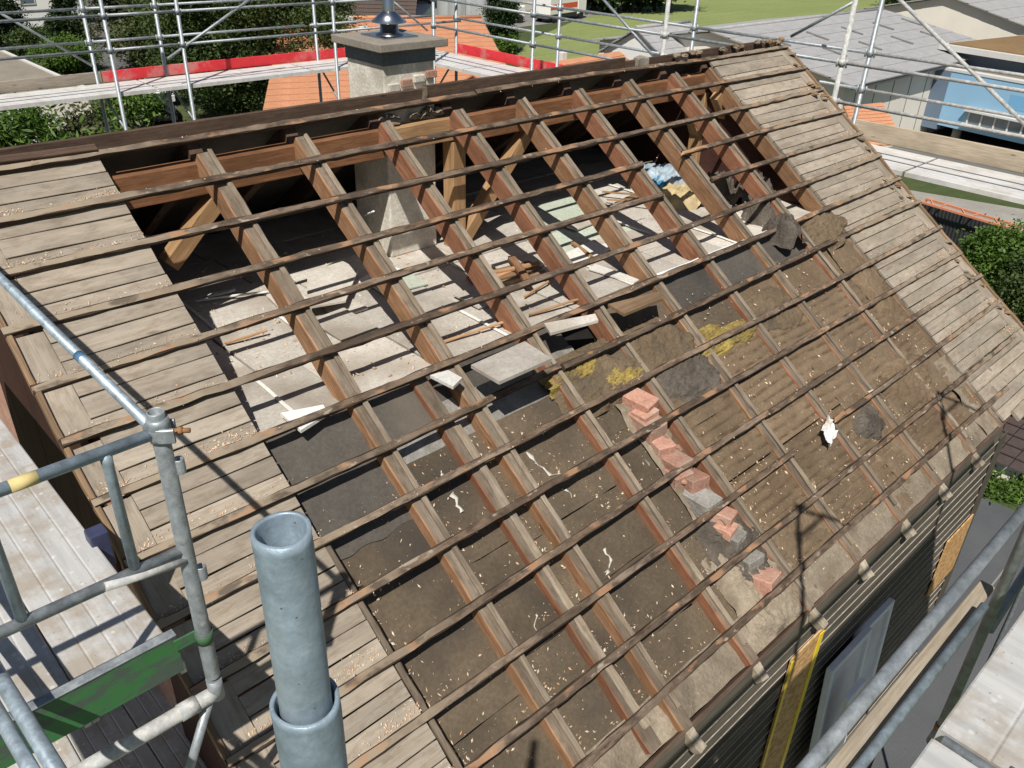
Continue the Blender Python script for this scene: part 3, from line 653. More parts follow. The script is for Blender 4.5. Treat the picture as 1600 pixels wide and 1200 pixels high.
# --- scaffold on the left gable
T_ = at(248, 668, 2.0*K); XL, YL = T_[0], T_[1]; ZL = ony(312, 1048, YL)[2]
LS = empty('scaffold', (-1.2, -1.0, 0), 'near gable scaffold with ribbed aluminium deck, green end board and tube guard frame', 'scaffold')
tz = ony(248, 672, YL)[2]
def ring_tube(name, x, y, z0, z1, r, mat, parent, n=24, wall=.0045):
    ri = r-wall; V = []; F = []
    prof = [(r, z0), (r, z1-.003), (r-.0015, z1), (ri+.001, z1), (ri, z1-.002), (ri, z1-.35 if z1-z0 > .4 else z0+.01)]
    return lathe(name, prof, mat, parent, (x, y), n)
ring_tube('post', XL, YL, ZL-.05, tz+.06, R48, M['galv'], LS)
tube('post_foot', [(XL, YL, 0.05), (XL-.02, YL, 1.)], R48, M['galv'], LS) if False else None
clamp((XL, YL, tz-.005), R48, LS, d=(.8, -.6, 0)); clamp((XL, YL, tz+.012), R48*.98, LS, bolt=False)
for zz in (tz-.13, ony(312, 892, YL)[2]):
    ring_tube('pin_socket', XL+R48+.007, YL-.008, zz-.024, zz+.024, .016, M['galv'], LS, 14, .004)
tube('guard_rail', [(XL-.01, YL+.02, tz), (XL-.01, 2.2, tz)], .0165, M['galvblue'], LS)
tube('paint_band', [(XL-.01, onx(140, 588, XL)[1]-.02, tz), (XL-.01, onx(140, 588, XL)[1]+.02, tz)], .0171, plain('blue_band', (.07, .16, .26), .5), LS)
xe = S(x=-2.6)
tube('guard_rail', [(XL-.02, YL, tz-.005), (xe, YL, tz-.005)], .0175, M['galvblue'], LS)
xb_ = ony(38, 750, YL)[0]; tube('paint_band', [(xb_-.035, YL, tz-.005), (xb_+.03, YL, tz-.005)], .0181, plain('yellow_band', (.62, .5, .22), .7), LS)
zm = ony(140, 918, YL)[2]
tube('mid_rail', [(XL-.01, YL, zm-.02), (xe, YL, zm+.01)], .018, M['galv'], LS)
tube('mid_rail', [(XL-.01, YL-.012, zm-.05), (ony(160, 910, YL)[0], YL-.012, zm-.012)], .014, M['galvwhite'], LS)
for (a, b_) in (((165, 708), (207, 878)), ((-6, 850), (30, 962))):
    pa, pb = ony(*a, YL), ony(*b_, YL); xx = (pa[0]+pb[0])/2
    tube('stile', [(xx, YL, tz-.01), (xx, YL, tz-.05), (xx, YL, zm)], [.0175, .0148, .0152], M['galvblue'], LS)
zt_ = ony(335, 1083, YL)[2]
tube('transom', [(XL, YL, zt_), (XL-.03, YL, zt_), (xe, YL, zt_+.0)], [.025, .026, .026], M['galvwhite'], LS, 18)
tube('transom_elbow', [(XL, YL, zt_+.07), (XL, YL, zt_-.02)], .0255, M['galv'], LS, 18)
tube('transom_collar', [(XL-.13, YL, zt_), (XL-.07, YL, zt_)], .030, M['galvwhite'], LS, 18)
pd = ony(245, 1212, YL); tube('bracket_brace', [(XL-.03, YL, zt_-.02), (pd[0], YL, pd[2]-.3)], .016, M['galv'], LS)
# green end board
lumber('end_board', (XL-.075, YL+.045, ZL+.085), (xe, YL+.045, ZL+.085), .028, .16, (0, 0, 1), M['green'], LS, 10, .002, .003)
lumber('end_board_cap', (XL-.075, YL+.045, ZL+.169), (xe, YL+.045, ZL+.169), .034, .006, (0, 0, 1), M['galv'], LS, 6, .001, .001)
lumber('board_hook', (XL-.09, YL+.02, ZL+.135), (XL+.03, YL+.015, ZL+.135), .006, .045, (0, 0, 1), M['green'], LS, 3, .001, .001)
tube('hook_ring', [(XL, YL, ZL+.115), (XL, YL, ZL+.155)], R48*1.2, M['green'], LS, 16)
plank_deck('deck_plank', (S(x=-.635)-.19, YL+.06, 0), (0, 1, 0), 3.1, (-1, 0, 0), .30, 4, ZL, LS, M['deck'], 5) if False else None
XD = onz(150, 850, ZL)[0]
plank_deck('deck_plank', (XD, YL+.07, 0), (0, 1, 0), 3.1, (-1, 0, 0), .305, 4, ZL, LS, M['deck'], 4)
plank_deck('deck_plank', (onz(340, 1150, ZL-1.9)[0], YL-2.6, 0), (0, 1, 0), 5.5, (-1, 0, 0), .305, 4, ZL-1.9, LS, M['deck'], 4)
box('plank_holder', XD-.02, XD+.05, onx(180, 870, XL)[1]-.03, onx(180, 870, XL)[1]+.04, ZL-.12, ZL+.05, plain('blue_plastic', (.045, .05, .10), .4), LS, .006)
for (a, b_, r) in (((-8, 1045, 2.35), (100, 1222, 2.05), .021), ((-12, 1098, 2.3), (62, 1226, 2.05), .019)):
    q0, q1 = at(*a), at(*b_); q2 = q1-q0; tube('side_rail', [q0-q2*2.2, q1+q2*1.3], r, M['galvblue'], LS)
def nearmat():
    n = NB('galvanised_spangle'); v = n.vec((1, 1, 1)); c = (.31, .395, .46)
    sp = n.voro(v, 260, 'F1', 'Color'); s = n.t.nodes.new('ShaderNodeSeparateColor'); n.L(sp, s.inputs[0])
    a = n.noise(v, 26, 6, .7); big = n.noise(n.vec((1, 1, .3)), 11, 4, .6); sc = n.noise(n.vec((240, 240, 9)), 1., 3, .6); f = n.noise(v, 130, 4, .7)
    col = n.mix(n.ramp(a, [(.32, 0.), (.68, 1.)]), tuple(k*.66 for k in c), tuple(k*1.22 for k in c))
    col = n.mix(n.ramp(s.outputs[0], [(0., .22), (1., 0.)]), col, tuple(k*.5 for k in c))
    col = n.mix(n.ramp(big, [(.5, 0.), (.68, .5)]), col, (.50, .55, .57))
    col = n.mix(n.ramp(sc, [(.66, 0.), (.72, .55)]), col, (.58, .61, .62))
    pit = n.voro(v, 75); col = n.mix(n.ramp(pit, [(.05, .8), (.09, 0.)]), col, (.10, .11, .12))
    spl = n.math('MULTIPLY', n.ramp(n.noise(v, 48, 5, .65), [(.60, 0.), (.64, 1.)]), n.ramp(n.noise(v, 13, 2, .5), [(.56, 0.), (.62, .9)]))
    col = n.mix(spl, col, (.64, .63, .59))
    return n.done(col, n.ramp(a, [(.3, .38), (.7, .62)]), f, .35, .0015, .3, .4)
M['galvnear'] = nearmat()
def dented(name, x, y, z0, z1, r, mat, parent, wall, n=64, m=70):
    V = []; F = []; L = z1-z0; rr = lambda a, z: r*(1+.012*(fbm(a*1.6+x*50, z*26, 2.)-.5)-.03*max(0, fbm(a*2.2, z*17+9, 5.)-.66))
    prof = [(z0+L*k/m, 0) for k in range(m+1)]+[(z1, .0008), (z1+.0006, .0016), (z1+.0004, wall-.0006), (z1-.001, wall), (z1-L*.3, wall)]
    for (z, d) in prof:
        for k in range(n):
            a = 2*math.pi*k/n; q = rr(math.cos(a)+2, z)*1.0-d+ (0 if d else .0)+.0005*math.sin(3*a)*(1 if z > z1-.01 else 0)
            V.append((q*math.cos(a), q*math.sin(a), z-z1))
    for i in range(len(prof)-1):
        for k in range(n): F.append((i*n+k, i*n+(k+1) % n, (i+1)*n+(k+1) % n, (i+1)*n+k))
    return mk(name, V, F, mat, parent, None, True, Matrix.Translation((x, y, z1)))
# --- near standard with open top, right in front of the camera
nt_ = at(440, 828, .54); nx, ny = at(441, 900, .555)[:2]
NS = empty('scaffold_standard', (nx, ny, 0), 'close galvanised scaffold tube with open top standing in a wider sleeve', 'scaffold tube')
dented('spigot', nt_[0], nt_[1], nt_[2]-.6, nt_[2], .0193, M['galvnear'], NS, .0033)
zs = at(470, 1098, .62)[2]
dented('sleeve', nt_[0], nt_[1], zs-.5, zs, .0255, M['galvnear'], NS, .0036)
tube('lower_tube', [(nt_[0], nt_[1], 0), (nt_[0], nt_[1], zs-.49)], .0253, M['galvblue'], NS, 20)
# --- far scaffold behind the ridge
ZF = S(z=10.85); Y1, Y2 = S(y=6.3), S(y=7.0); X1, X2 = S(x=6.9), S(x=7.75)
r1, r2 = S(z=11.70), S(z=11.33)
FS = empty('scaffold', (3., Y1, 0), 'far scaffold beyond the ridge with white deck and red and grey toe boards', 'scaffold')
xs_ = [S(x=-1.2), S(x=2.43), S(x=3.30), S(x=5.47)]
xsp = [(S(x=2.43), S(x=2.45)), (S(x=3.30), S(x=3.32)), (S(x=5.47), S(x=5.60))]
rs = .0235
for xa, xb in xsp:
    for (xx, yy) in ((xa, Y1), (xb, Y2)):
        tube('post', [(xx, yy, 0), (xx, yy, S(z=12.7))], .026, M['galv'], FS, 12)
        for zz in (r1, r2):
            tube('rosette', [(xx, yy, zz-.035), (xx, yy, zz+.03)], .036, M['galv'], FS, 12)
            for s in (-1, 1): tube('wedge', [(xx+s*.05, yy, zz-.045), (xx+s*.05, yy, zz+.03)], .011, M['galv'], FS, 6)
    tube('transom', [(xa, Y1, ZF-.03), (xb, Y2, ZF-.03)], .022, M['galv'], FS, 10)
    tube('bracket_brace', [(xa, Y1, ZF-.5), (xb, Y2, ZF-.06)], .016, M['galv'], FS, 10)
xl, xr = S(x=-3.), S(x=7.75)
for yy in (Y1, Y2):
    for zz in (r1, r2):
        for (a, b_) in ((xl, xsp[0][0]-.05), (xsp[0][0]+.05, xsp[1][0]-.05), (xsp[1][0]+.05, xsp[2][0]-.05), (xsp[2][0]+.05, xr)):
            tube('guard_rail', [(a, yy, zz), (b_, yy, zz)], rs*.8, M['galv'], FS, 10)
tube('diagonal_brace', [ony(-60, -14, Y2), ony(150, 106, Y2)], .018, M['galv'], FS, 10)
tube('diagonal_brace', [ony(400, -8, Y1), ony(262, 92, Y1)], .02, M['galv'], FS, 10)
tube('diagonal_brace', [ony(612, 0, Y1), ony(668, 48, Y1)], .015, M['galv'], FS, 10)
dx = xl
for L in (3.1, 1.16, 2.5, 2.5, 2.6):
    plank_deck('deck_plank', (dx+.01, Y1+.02, 0), (1, 0, 0), L-.03, (0, 1, 0), .36, 2, ZF, FS, M['deckw'], 3); dx += L
x_r = ony(160, 120, Y2)[0]; x_e = ony(540, 92, Y2)[0]
lumber('toe_board', (xl, Y2, ZF+.08), (x_r-.02, Y2, ZF+.08), .025, .15, (0, 0, 1), M['toe'], FS, 8, .003)
lumber('toe_board', (x_r, Y2-.002, ZF+.08), (xsp[2][1], Y2-.002, ZF+.08), .025, .15, (0, 0, 1), M['red'], FS, 8, .003)
lumber('toe_board', (xsp[2][1]+.03, Y2-.002, ZF+.08), (S(x=7.4), Y2-.002, ZF+.08), .025, .15, (0, 0, 1), M['red'], FS, 8, .003)
# --- scaffold on the far gable
GS = empty('scaffold', (X1, 1., 0), 'right gable scaffold with white deck, red board and long beige toe board', 'scaffold')
r3, r4 = S(z=11.72), S(z=11.36)
gy1 = [S(y=-3.6), S(y=-.38), S(y=1.76), S(y=3.85), S(y=5.9)]; gy2 = [S(y=-3.4), S(y=-.25), S(y=1.97), S(y=4.2), S(y=6.4)]
for k in range(5):
    for (xx, yy) in ((X1, gy1[k]), (X2, gy2[k])):
        m = M['galvwhite'] if k in (1, 2) and xx == X1 else M['galv']
        tube('post', [(xx, yy, 0), (xx, yy, S(z=13.3))], .028, m, GS, 12)
        for zz in (r3, r4):
            tube('rosette', [(xx, yy, zz-.035), (xx, yy, zz+.03)], .038, m, GS, 12)
            for s in (-1, 1): tube('wedge', [(xx, yy+s*.055, zz-.05), (xx, yy+s*.055, zz+.04)], .012, m, GS, 6)
    tube('transom', [(X1, gy1[k], ZF-.03), (X2, gy2[k], ZF-.03)], .022, M['galv'], GS, 10)
    tube('bracket_brace', [(X1, gy1[k], ZF-.5), (X2, gy2[k], ZF-.06)], .016, M['galv'], GS, 10)
for (xx, gy) in ((X1, gy1), (X2, gy2)):
    for zz in (r3, r4):
        for k in range(4): tube('guard_rail', [(xx, gy[k]+.06, zz), (xx, gy[k+1]-.06, zz)], .0195, M['galvwhite'] if k == 0 else M['galv'], GS, 10)
tube('diagonal_brace', [onx(938, -6, X1), onx(1020, 86, X1)], .018, M['galv'], GS, 10)
tube('diagonal_brace', [onx(1236, 57, X1), onx(1338, 1, X1)], .018, M['galv'], GS, 10)
tube('diagonal_brace', [onx(1398, -8, X2), onx(1625, 218, X2)], .022, M['galvwhite'], GS, 10)
y = S(y=-4.2)
for L in (3.4, 2.5, 2.4, 2.5, 2.3):
    plank_deck('deck_plank', (X1+.0, y+.01, 0), (0, 1, 0), L-.03, (1, 0, 0), .44, 2, ZF, GS, M['deckw'], 3); y += L
pz0, pz1 = onx(1340, 212, X2), onx(1598, 262, X2)
lumber('toe_board', (X2+.02, pz1[1], ZF+.12), (X2+.02, pz0[1]+2.2, ZF+.12), .035, .22, (0, 0, 1), M['toeb'], GS, 10, .004, .006, (.02, .02))
lumber('toe_board', (X2+.02, gy2[3]-2.1, ZF+.085), (X2+.02, gy2[4], ZF+.085), .025, .16, (0, 0, 1), M['red'], GS, 10, .003)
# --- front eave scaffold beside the camera
YF = S(y=-4.05); ZD = S(z=11.5); 
ES = empty('scaffold', (1.5, YF-.4, 0), 'front eave scaffold with heavy tubes and white aluminium deck beside the dark wall', 'scaffold')
ya, yb = ony(1600, 790, YF), ony(1270, 1200, YF)
dxn = np.array([1., 0, 0]); zu = (ya[2]+yb[2])/2
tube('ledger', [(nx+.02, YF, zu), (ya[0]+.16, YF, zu)], .0165, M['galv'], ES, 18)
tube('ledger', [(ya[0]+.17, YF, zu+.002), (ya[0]+3.5, YF, zu+.002)], .0165, M['galv'], ES, 18)
la, lb = ony(1548, 927, YF), ony(1350, 1200, YF); zl = (la[2]+lb[2])/2
tube('ledger', [(nx+.02, YF+.0, zl-.02), (la[0]-.015, YF, zl+.01)], .0145, M['galvblue'], ES, 18)
pa, pb = ony(1592, 818, YF), ony(1487, 1103, YF); xx = (pa[0]+pb[0])/2
tube('post', [(xx, YF-.012, pb[2]), (xx, YF-.012, 13.05)], .0175, M['galv'], ES, 18)
tube('post_ring', [(xx, YF-.012, pb[2]-.012), (xx, YF-.012, pb[2]+.012)], .022, M['rust'], ES, 18)
tube('post_funnel', [(xx, YF-.012, pb[2]-.012), (xx, YF-.012, pb[2]-.09)], [.020, .028], M['galv'], ES, 18)
tube('post', [(xx, YF-.012, 0), (xx, YF-.012, pb[2]-.05)], .016, M['galv'], ES, 14)
tube('diagonal_brace', [ony(1612, 880, YF-.02), ony(1545, 985, YF-.02)], .016, M['galv'], ES, 16)
wa, wb = ony(1535, 925, YF+.04), ony(1315, 1200, YF+.04)
lumber('edge_plank', (wb[0]-.3, YF+.045, (wa[2]+wb[2])/2), (wa[0]+.05, YF+.045, (wa[2]+wb[2])/2), .05, .018, (0, 0, 1), M['tail'], ES, 8, .002)
YDk = onz(1485, 1112, ZD)[1]; xk = onz(1437, 1120, ZD)[0]
plank_deck('deck_plank', (xk+.0, YDk, 0), (1, 0, 0), 3.2, (0, -1, 0), .36, 2, ZD, ES, M['deck'], 3)
plank_deck('deck_plank', (xk-1.9, YDk, 0), (1, 0, 0), 1.86, (0, -1, 0), .36, 1, ZD, ES, M['deck'], 3)
tube('deck_hook', [(xk-.02, YDk-.02, ZD-.008), (xk-.02, YDk-.72, ZD-.008)], .016, M['galv'], ES, 12)
lumber('green_marker', (xk+.012, YDk-.16, ZD+.006), (xk+.012, YDk-.36, ZD+.006), .016, .003, (0, 0, 1), M['green'], ES, 2, 0)
# posts and frames of the front scaffold that stand beside and behind the camera (their shadows cross the roof)
def shadow_post(pxx, pyy, yp, top=.0):
    P = onroof(pxx, pyy, -.05); t = (P[1]-yp)/sdir[1]; return P-sdir*t
for xq in (xx, xx+2.35):
    if xq > xx: tube('post', [(xq, YF-.012, 0), (xq, YF-.012, 13.05)], .0175, M['galv'], ES, 14)
    tube('bracket_arm', [(xq, YF-.012, 12.62), (xq+.34, YF-.012, 12.62)], .014, M['galv'], ES, 10)
    tube('bracket_arm', [(xq, YF-.012, 12.98), (xq+.34, YF-.012, 12.62), (xq+.62, YF-.012, 12.25)], .014, M['galv'], ES, 10)
    tube('coupler', [(xq, YF-.012, 12.58), (xq, YF-.012, 12.66)], .028, M['galv'], ES, 12)
    tube('coupler', [(xq, YF-.012, 12.92), (xq, YF-.012, 12.99)], .026, M['galv'], ES, 12)
# lower lift of the front scaffold, seen in the gap
for k, (x0, L) in enumerate(((3.0, 1.9), (4.95, 1.6))):
    plank_deck('lower_plank', (x0, YW-.75, 0), (1, 0, 0), L, (0, -1, 0), .32, 2, 6.6, ES, M['toe'], 2)
# ------------------------------------------------------------------ loose things on the roof
def lump(name, P, r, mat, label, cat, seed, sq=(1, 1, .6), nu=22, nv=14, group=None, amp=.5):
    V = []; F = []
    for j in range(nv):
        th_ = math.pi*j/(nv-1)
        for i in range(nu):
            ph_ = 2*math.pi*i/nu
            d = np.array([math.sin(th_)*math.cos(ph_), math.sin(th_)*math.sin(ph_), math.cos(th_)])
            k = 1+amp*(fbm(d[0]*2.1+seed, d[1]*2.1+d[2]*1.7, seed)-.5)*2*.7+amp*.7*(vnoise(d[0]*5+seed, d[1]*5+d[2]*6, seed+1)-.5)
            V.append(tuple(d*r*k*np.array(sq)))
    for j in range(nv-1):
        for i in range(nu): F.append((j*nu+i, (j+1)*nu+i, (j+1)*nu+(i+1) % nu, j*nu+(i+1) % nu))
    o = mk(name, V, F, mat, None, None, False, Matrix.Translation(P)); return tag(o, label, cat, group)
def uvlump(u, v, n, r, mat, label, seed, sq=(1.6, 1, .25), group=None):
    hu, hv, hn = r*sq[0]/A*1.25, r*sq[1]/B*1.25, .03+r*sq[2]*.9
    def f(s, t):
        a_, b_ = 2*s-1, 2*t-1
        m_ = 1-(a_*a_+b_*b_)+1.5*(fbm(a_*2.2+seed, b_*2.2, seed)-.5)
        e_ = max(-.4, min(1., m_*1.6)); hi = fbm(a_*9+seed, b_*9, seed+4)*.6+vnoise(a_*26, b_*26, seed)*.4
        return rp(u+hu*a_, v+hv*b_, n-.015+hn*e_*(.35+.9*hi))
    o = grid('insulation_scrap', 54, 44, f, mat, origin=rp(u, v, n)); return tag(o, label, 'insulation', group)
def floorlump(name, P, r, mat, label, cat, seed, h=.5, group=None):
    def f(s, t):
        a_, b_ = 2*s-1, 2*t-1
        m_ = 1-(a_*a_+b_*b_)+1.1*(fbm(a_*2.+seed, b_*2., seed)-.5)
        e_ = max(-.2, min(1., m_*1.5)); hi = fbm(a_*5+seed, b_*5, seed+4)*.85+vnoise(a_*14, b_*14, seed)*.15
        return np.array([P[0]+r*1.3*a_, P[1]+r*1.3*b_, ZC-.01+r*h*1.6*e_*(.4+.8*hi)])
    return tag(grid(name, 46, 46, f, mat, origin=(P[0], P[1], ZC)), label, cat, group)
def slab(name, corners, th, mat, label, cat, group=None):
    c = np.mean(corners, 0); V = [p-c for p in corners]+[p-c-np.array([0, 0, th]) for p in corners]
    n = len(corners); F = [tuple(range(n)), tuple(range(2*n-1, n-1, -1))]+[((i+1) % n, i, n+i, n+(i+1) % n) for i in range(n)]
    return tag(mk(name, V, F, mat, mat4=Matrix.Translation(c)), label, cat, group)
def flip(cs): return cs[::-1]
zc = ZC+.05
slab('plasterboard', [onz(x, y, zc+.06) for x, y in ((780, 596), (862, 560), (820, 533), (736, 570))], .022, M['panel'], 'torn ceiling panel jutting over the hole with bright white broken edge', 'panel')
slab('plasterboard', [onz(x, y, zc) for x, y in ((708, 604), (722, 590), (700, 578), (672, 586))], .02, M['panelw'], 'small white panel scrap between two rafters beside the trimmer', 'panel')
slab('plasterboard', [onz(x, y, zc) for x, y in ((470, 672), (512, 645), (505, 632), (438, 645))], .02, M['panelw'], 'bright white panel offcut above the black felt sheet', 'panel')
slab('plasterboard', [onz(x, y, zc+.02) for x, y in ((975, 490), (1035, 466), (1030, 455), (950, 475))], .022, M['oldplank'], 'short brown board end lying on the dark felt', 'board')
slab('plasterboard', [onz(x, y, zc+.05) for x, y in ((480, 480), (540, 470), (560, 420), (530, 405), (480, 430))], .014, M['panel'], 'pale dusty sheet with curved edge leaning by the dark hollow', 'panel')
slab('plasterboard', [onz(x, y, zc+.03) for x, y in ((860, 520), (935, 500), (930, 490), (850, 505))], .02, M['panel'], 'narrow panel strip above the yellow wool', 'panel')
slab('plasterboard', [onz(x, y, ZC+.02) for x, y in ((920, 420), (990, 442), (1000, 436), (930, 412))], .01, M['panelw'], 'thin white strip lying across the pale panels', 'panel')
def pl(a, b_, w, h, mat, label, zz=None, group=None):
    z_ = ZC+.02 if zz is None else zz
    return tag(lumber('loose_lath', onz(*a, z_), onz(*b_, z_+.02), w, h, (0, 0, 1), mat, None, 5, .004, .002, (.03, .03)), label, 'wood', group)
pl((760, 440), (812, 418), .05, .03, M['orange'], 'broken lath in the splintered wood heap on the attic floor', group='splintered heap')
pl((775, 425), (838, 412), .035, .02, M['orange'], 'broken lath in the splintered wood heap on the attic floor', ZC+.05, 'splintered heap')
pl((782, 442), (850, 425), .04, .02, M['oldplank'], 'broken lath in the splintered wood heap on the attic floor', ZC+.03, 'splintered heap')
pl((800, 405), (826, 440), .06, .03, M['rafter'], 'broken lath in the splintered wood heap on the attic floor', ZC+.06, 'splintered heap')
pl((822, 462), (862, 436), .018, .012, M['orange'], 'broken lath in the splintered wood heap on the attic floor', group='splintered heap')
pl((896, 380), (925, 402), .03, .02, M['orange'], 'broken lath in the splintered wood heap on the attic floor', group='splintered heap')
pl((945, 300), (1010, 304), .025, .012, M['orange'], 'thin orange lath on the pile below the torn batten', ZC+.06, 'laths under the torn batten')
pl((950, 312), (1015, 318), .02, .012, M['orange'], 'thin orange lath on the pile below the torn batten', ZC+.04, 'laths under the torn batten')
pl((940, 324), (1010, 306), .02, .010, M['strip'], 'thin orange lath on the pile below the torn batten', ZC+.03, 'laths under the torn batten')
pl((356, 535), (412, 518), .02, .012, M['orange'], 'short orange lath on the panels at the boarded edge')
pl((690, 535), (790, 502), .02, .012, M['orange'], 'long orange lath in the shadow stripe on the panels')
pl((830, 490), (905, 468), .02, .012, M['orange'], 'orange lath lying beside the splintered heap')
pl((310, 470), (440, 452), .016, .012, M['panelw'], 'long white lath at the edge of the dark hollow')
pl((330, 462), (365, 452), .04, .015, M['panelw'], 'little white wedge in the dark hollow by the boards')
tag(tube('wire_rod', [onz(584, 330, ZC+.55), onz(560, 340, ZC+.02)], .006, M['white']), 'thin pale rod leaning against the chimney shaft', 'rod')
M['tarpblue'] = plain('blue_plastic_sheet', (.06, .27, .45), .3, .25, 6); M['tarpgrey'] = plain('grey_blue_sheet', (.30, .37, .42), .4, .25, 9)
M['sack'] = plain('yellow_sack', (.42, .33, .18), .8, .25, 10)
floorlump('plastic_bundle', onz(1035, 280, ZC+.08), .27, M['tarpgrey'], 'crumpled grey blue plastic bundle under the rafters', 'plastic', 3.3, .5)
floorlump('plastic_bundle', onz(1022, 295, ZC+.06), .14, M['tarpblue'], 'bright blue plastic crumple beside the yellow sack', 'plastic', 5.1, .8)
floorlump('sack', onz(1064, 304, ZC+.06), .2, M['sack'], 'yellow sack slumped on the attic floor', 'sack', 8.1, .5)
for k, (x, y, r) in enumerate(((1105, 222, .16), (1096, 205, .1))):
    lump('brick_lump', onz(x, y+20, ZC+.1), r, M['brick'], 'pinkish brick lump by the far attic post', 'brick', 11.+k, (1, .8, .8), amp=.3, group='brick lumps by the post')
for k, (x, y, r) in enumerate(((1148, 215, .2), (1162, 240, .2), (1178, 275, .18), (1192, 300, .16), (1120, 262, .16), (1225, 325, .14))):
    floorlump('insulation_lump', onz(x, y+25, ZC+.1), r, M['greywool'], 'grey lump of matted insulation in the far corner of the attic', 'insulation', 21.+k, .9, 'grey insulation lumps')
uvlump(3.45, 7.45, -.10, .24, M['wool'], 'brown wool clump edged with yellow beside the bricks', 31., (1.3, .8, .22))
uvlump(3.3, 7.2, -.075, .14, M['yellow'], 'yellow wool tuft in the bay below the jutting panel', 32., (1.8, .5, .25))
uvlump(3.7, 7.75, -.07, .10, M['yellow'], 'small yellow wool tuft above the top brick', 33., (1.8, .7, .25))
uvlump(4.45, 7.6, -.08, .22, M['wool'], 'dark brown wool pad between battens above the brick row', 34., (1.4, .9, .2))
uvlump(4.5, 8.45, -.075, .22, M['greywool'], 'black and grey torn wool pad right of the bricks', 35., (1.4, .8, .2))
uvlump(5.45, 8.05, -.07, .20, M['yellow'], 'long yellow wool streak between two rafters', 36., (1.7, .42, .18))
uvlump(5.25, 7.75, -.075, .10, M['yellow'], 'small yellow wool tuft beside the long streak', 37., (1.5, .6, .2))
uvlump(6.5, 8.0, -.085, .20, M['wool'], 'brown torn felt pad in the bay right of the yellow streak', 38., (1.5, .9, .15))
uvlump(8.6, 6.55, -.06, .20, M['wool'], 'frayed wool clump at the corner of the grey boards', 39., (1.4, .8, .35))
uvlump(8.6, 8.6, -.07, .22, M['reed'], 'ragged reed scrap along the edge of the grey boards', 40., (.7, 1.6, .2))
uvlump(7.9, 11.3, -.07, .2, M['reed'], 'ragged reed scrap beside the lower right boards', 41., (1.5, 1., .2))
uvlump(6.6, 11.55, -.06, .14, M['greywool'], 'dark torn hole edge beside the white paper', 42., (1.2, .8, .2))
uvlump(3.75, 11.9, -.1, .2, M['greywool'], 'dark sooty rubble heap at the lower bricks', 43., (1.0, 1.4, .3))
uvlump(3.7, 12.8, -.1, .2, M['mortar'], 'pale crumbled mortar heap near the eave', 44., (1.2, 1.4, .2))
M['paper'] = plain('dirty_paper', (.66, .65, .62), .8, .12, 14, dirt=(.42, .36, .29))
tag(grid('torn_paper', 26, 26, lambda s, t: rp(5.66+.26*s+.02*math.sin(t*9+s*3)-.05*t, 10.98+.42*t-.16*s+.025*math.sin(s*11), -.030+.035*fbm(s*4, t*4, 7.)+.03*vnoise(s*8, t*8, 3.)+.05*max(0, s-.7)), M['paper'], origin=rp(5.9, 11.2)), 'torn white paper patch on the reed boards', 'paper')
tag(grid('torn_paper', 8, 6, lambda s, t: rp(6.95+.22*s, 10.9+.14*t+.1*s, -.05+.02*math.sin(s*5+t)), M['paper'], origin=rp(7, 11)), 'narrow white paper scrap right of the larger patch', 'paper')
M['crack'] = plain('white_filler', (.52, .49, .43), .9, .15, 20)
def crack(pts, label, w=.014):
    V = []; F = []; P = [onroof(x, y, -.128) for x, y in pts]; c = P[0]
    Q = []
    for i in range(len(P)-1):
        for t in (0, .33, .66): Q.append(P[i]*(1-t)+P[i+1]*t+EU*random.uniform(-.012, .012)+EV*random.uniform(-.006, .006))
    Q.append(P[-1])
    for i, p in enumerate(Q):
        ww = w*(.15+1.1*random.random()**1.5); V += [tuple(p-c-EU*ww), tuple(p-c+EN*.007), tuple(p-c+EU*ww)]
    for i in range(len(Q)-1):
        a = 3*i; F += [(a, a+1, a+4, a+3), (a+1, a+2, a+5, a+4)]
    tag(mk('filler_seam', V, F, M['crack'], mat4=Matrix.Translation(c)), label, 'filler')
crack([(823, 708), (842, 727), (860, 742), (876, 741)], 'wavy white filler seam above the third lower batten row')
crack([(706, 768), (714, 785), (722, 800)], 'white filler streak beside the trimmer rafter')
crack([(690, 735), (692, 745)], 'tiny white filler dab above the trimmer streak')
crack([(944, 858), (953, 876), (950, 892), (948, 898)], 'thick white filler blob between two lower rafters', .02)
crack([(840, 955), (836, 968), (838, 985)], 'thin crooked filler line left of the dark trimmer', .007)
crack([(885, 765), (893, 778)], 'short white filler dash below the wavy seam', .01)
# wood chips and crumbs lying on boards, infill, battens
def chips(name, pts, smin, smax, hi=1., lo=0.):
    V = []; F = []; RV = []
    for p in pts:
        L = smin+(smax*1.5-smin)*random.random()**2.4; w = L*random.uniform(.2, .6); a = random.uniform(0, math.pi)
        d = EU*math.cos(a)+EV*math.sin(a); e = np.cross(EN, d); k = len(V); h = .0015+.3*w
        V += [tuple(p-d*L/2), tuple(p+e*w/2), tuple(p+d*L/2), tuple(p-e*w/2), tuple(p+EN*h)]
        F += [(k, k+1, k+4), (k+1, k+2, k+4), (k+2, k+3, k+4), (k+3, k, k+4)]; RV += [lo+(hi-lo)*random.random()]*4
    me = bpy.data.meshes.new(name); c = np.asarray(pts[0]); me.from_pydata([tuple(np.asarray(v)-c) for v in V], [], F); me.materials.append(M['chips'])
    at_ = me.attributes.new('rv', 'FLOAT', 'FACE'); at_.data.foreach_set('value', np.asarray(RV, np.float32))
    o = bpy.data.objects.new(name, me); COL.objects.link(o); o.location = c; tag(o, kind='stuff'); return o
pts = []
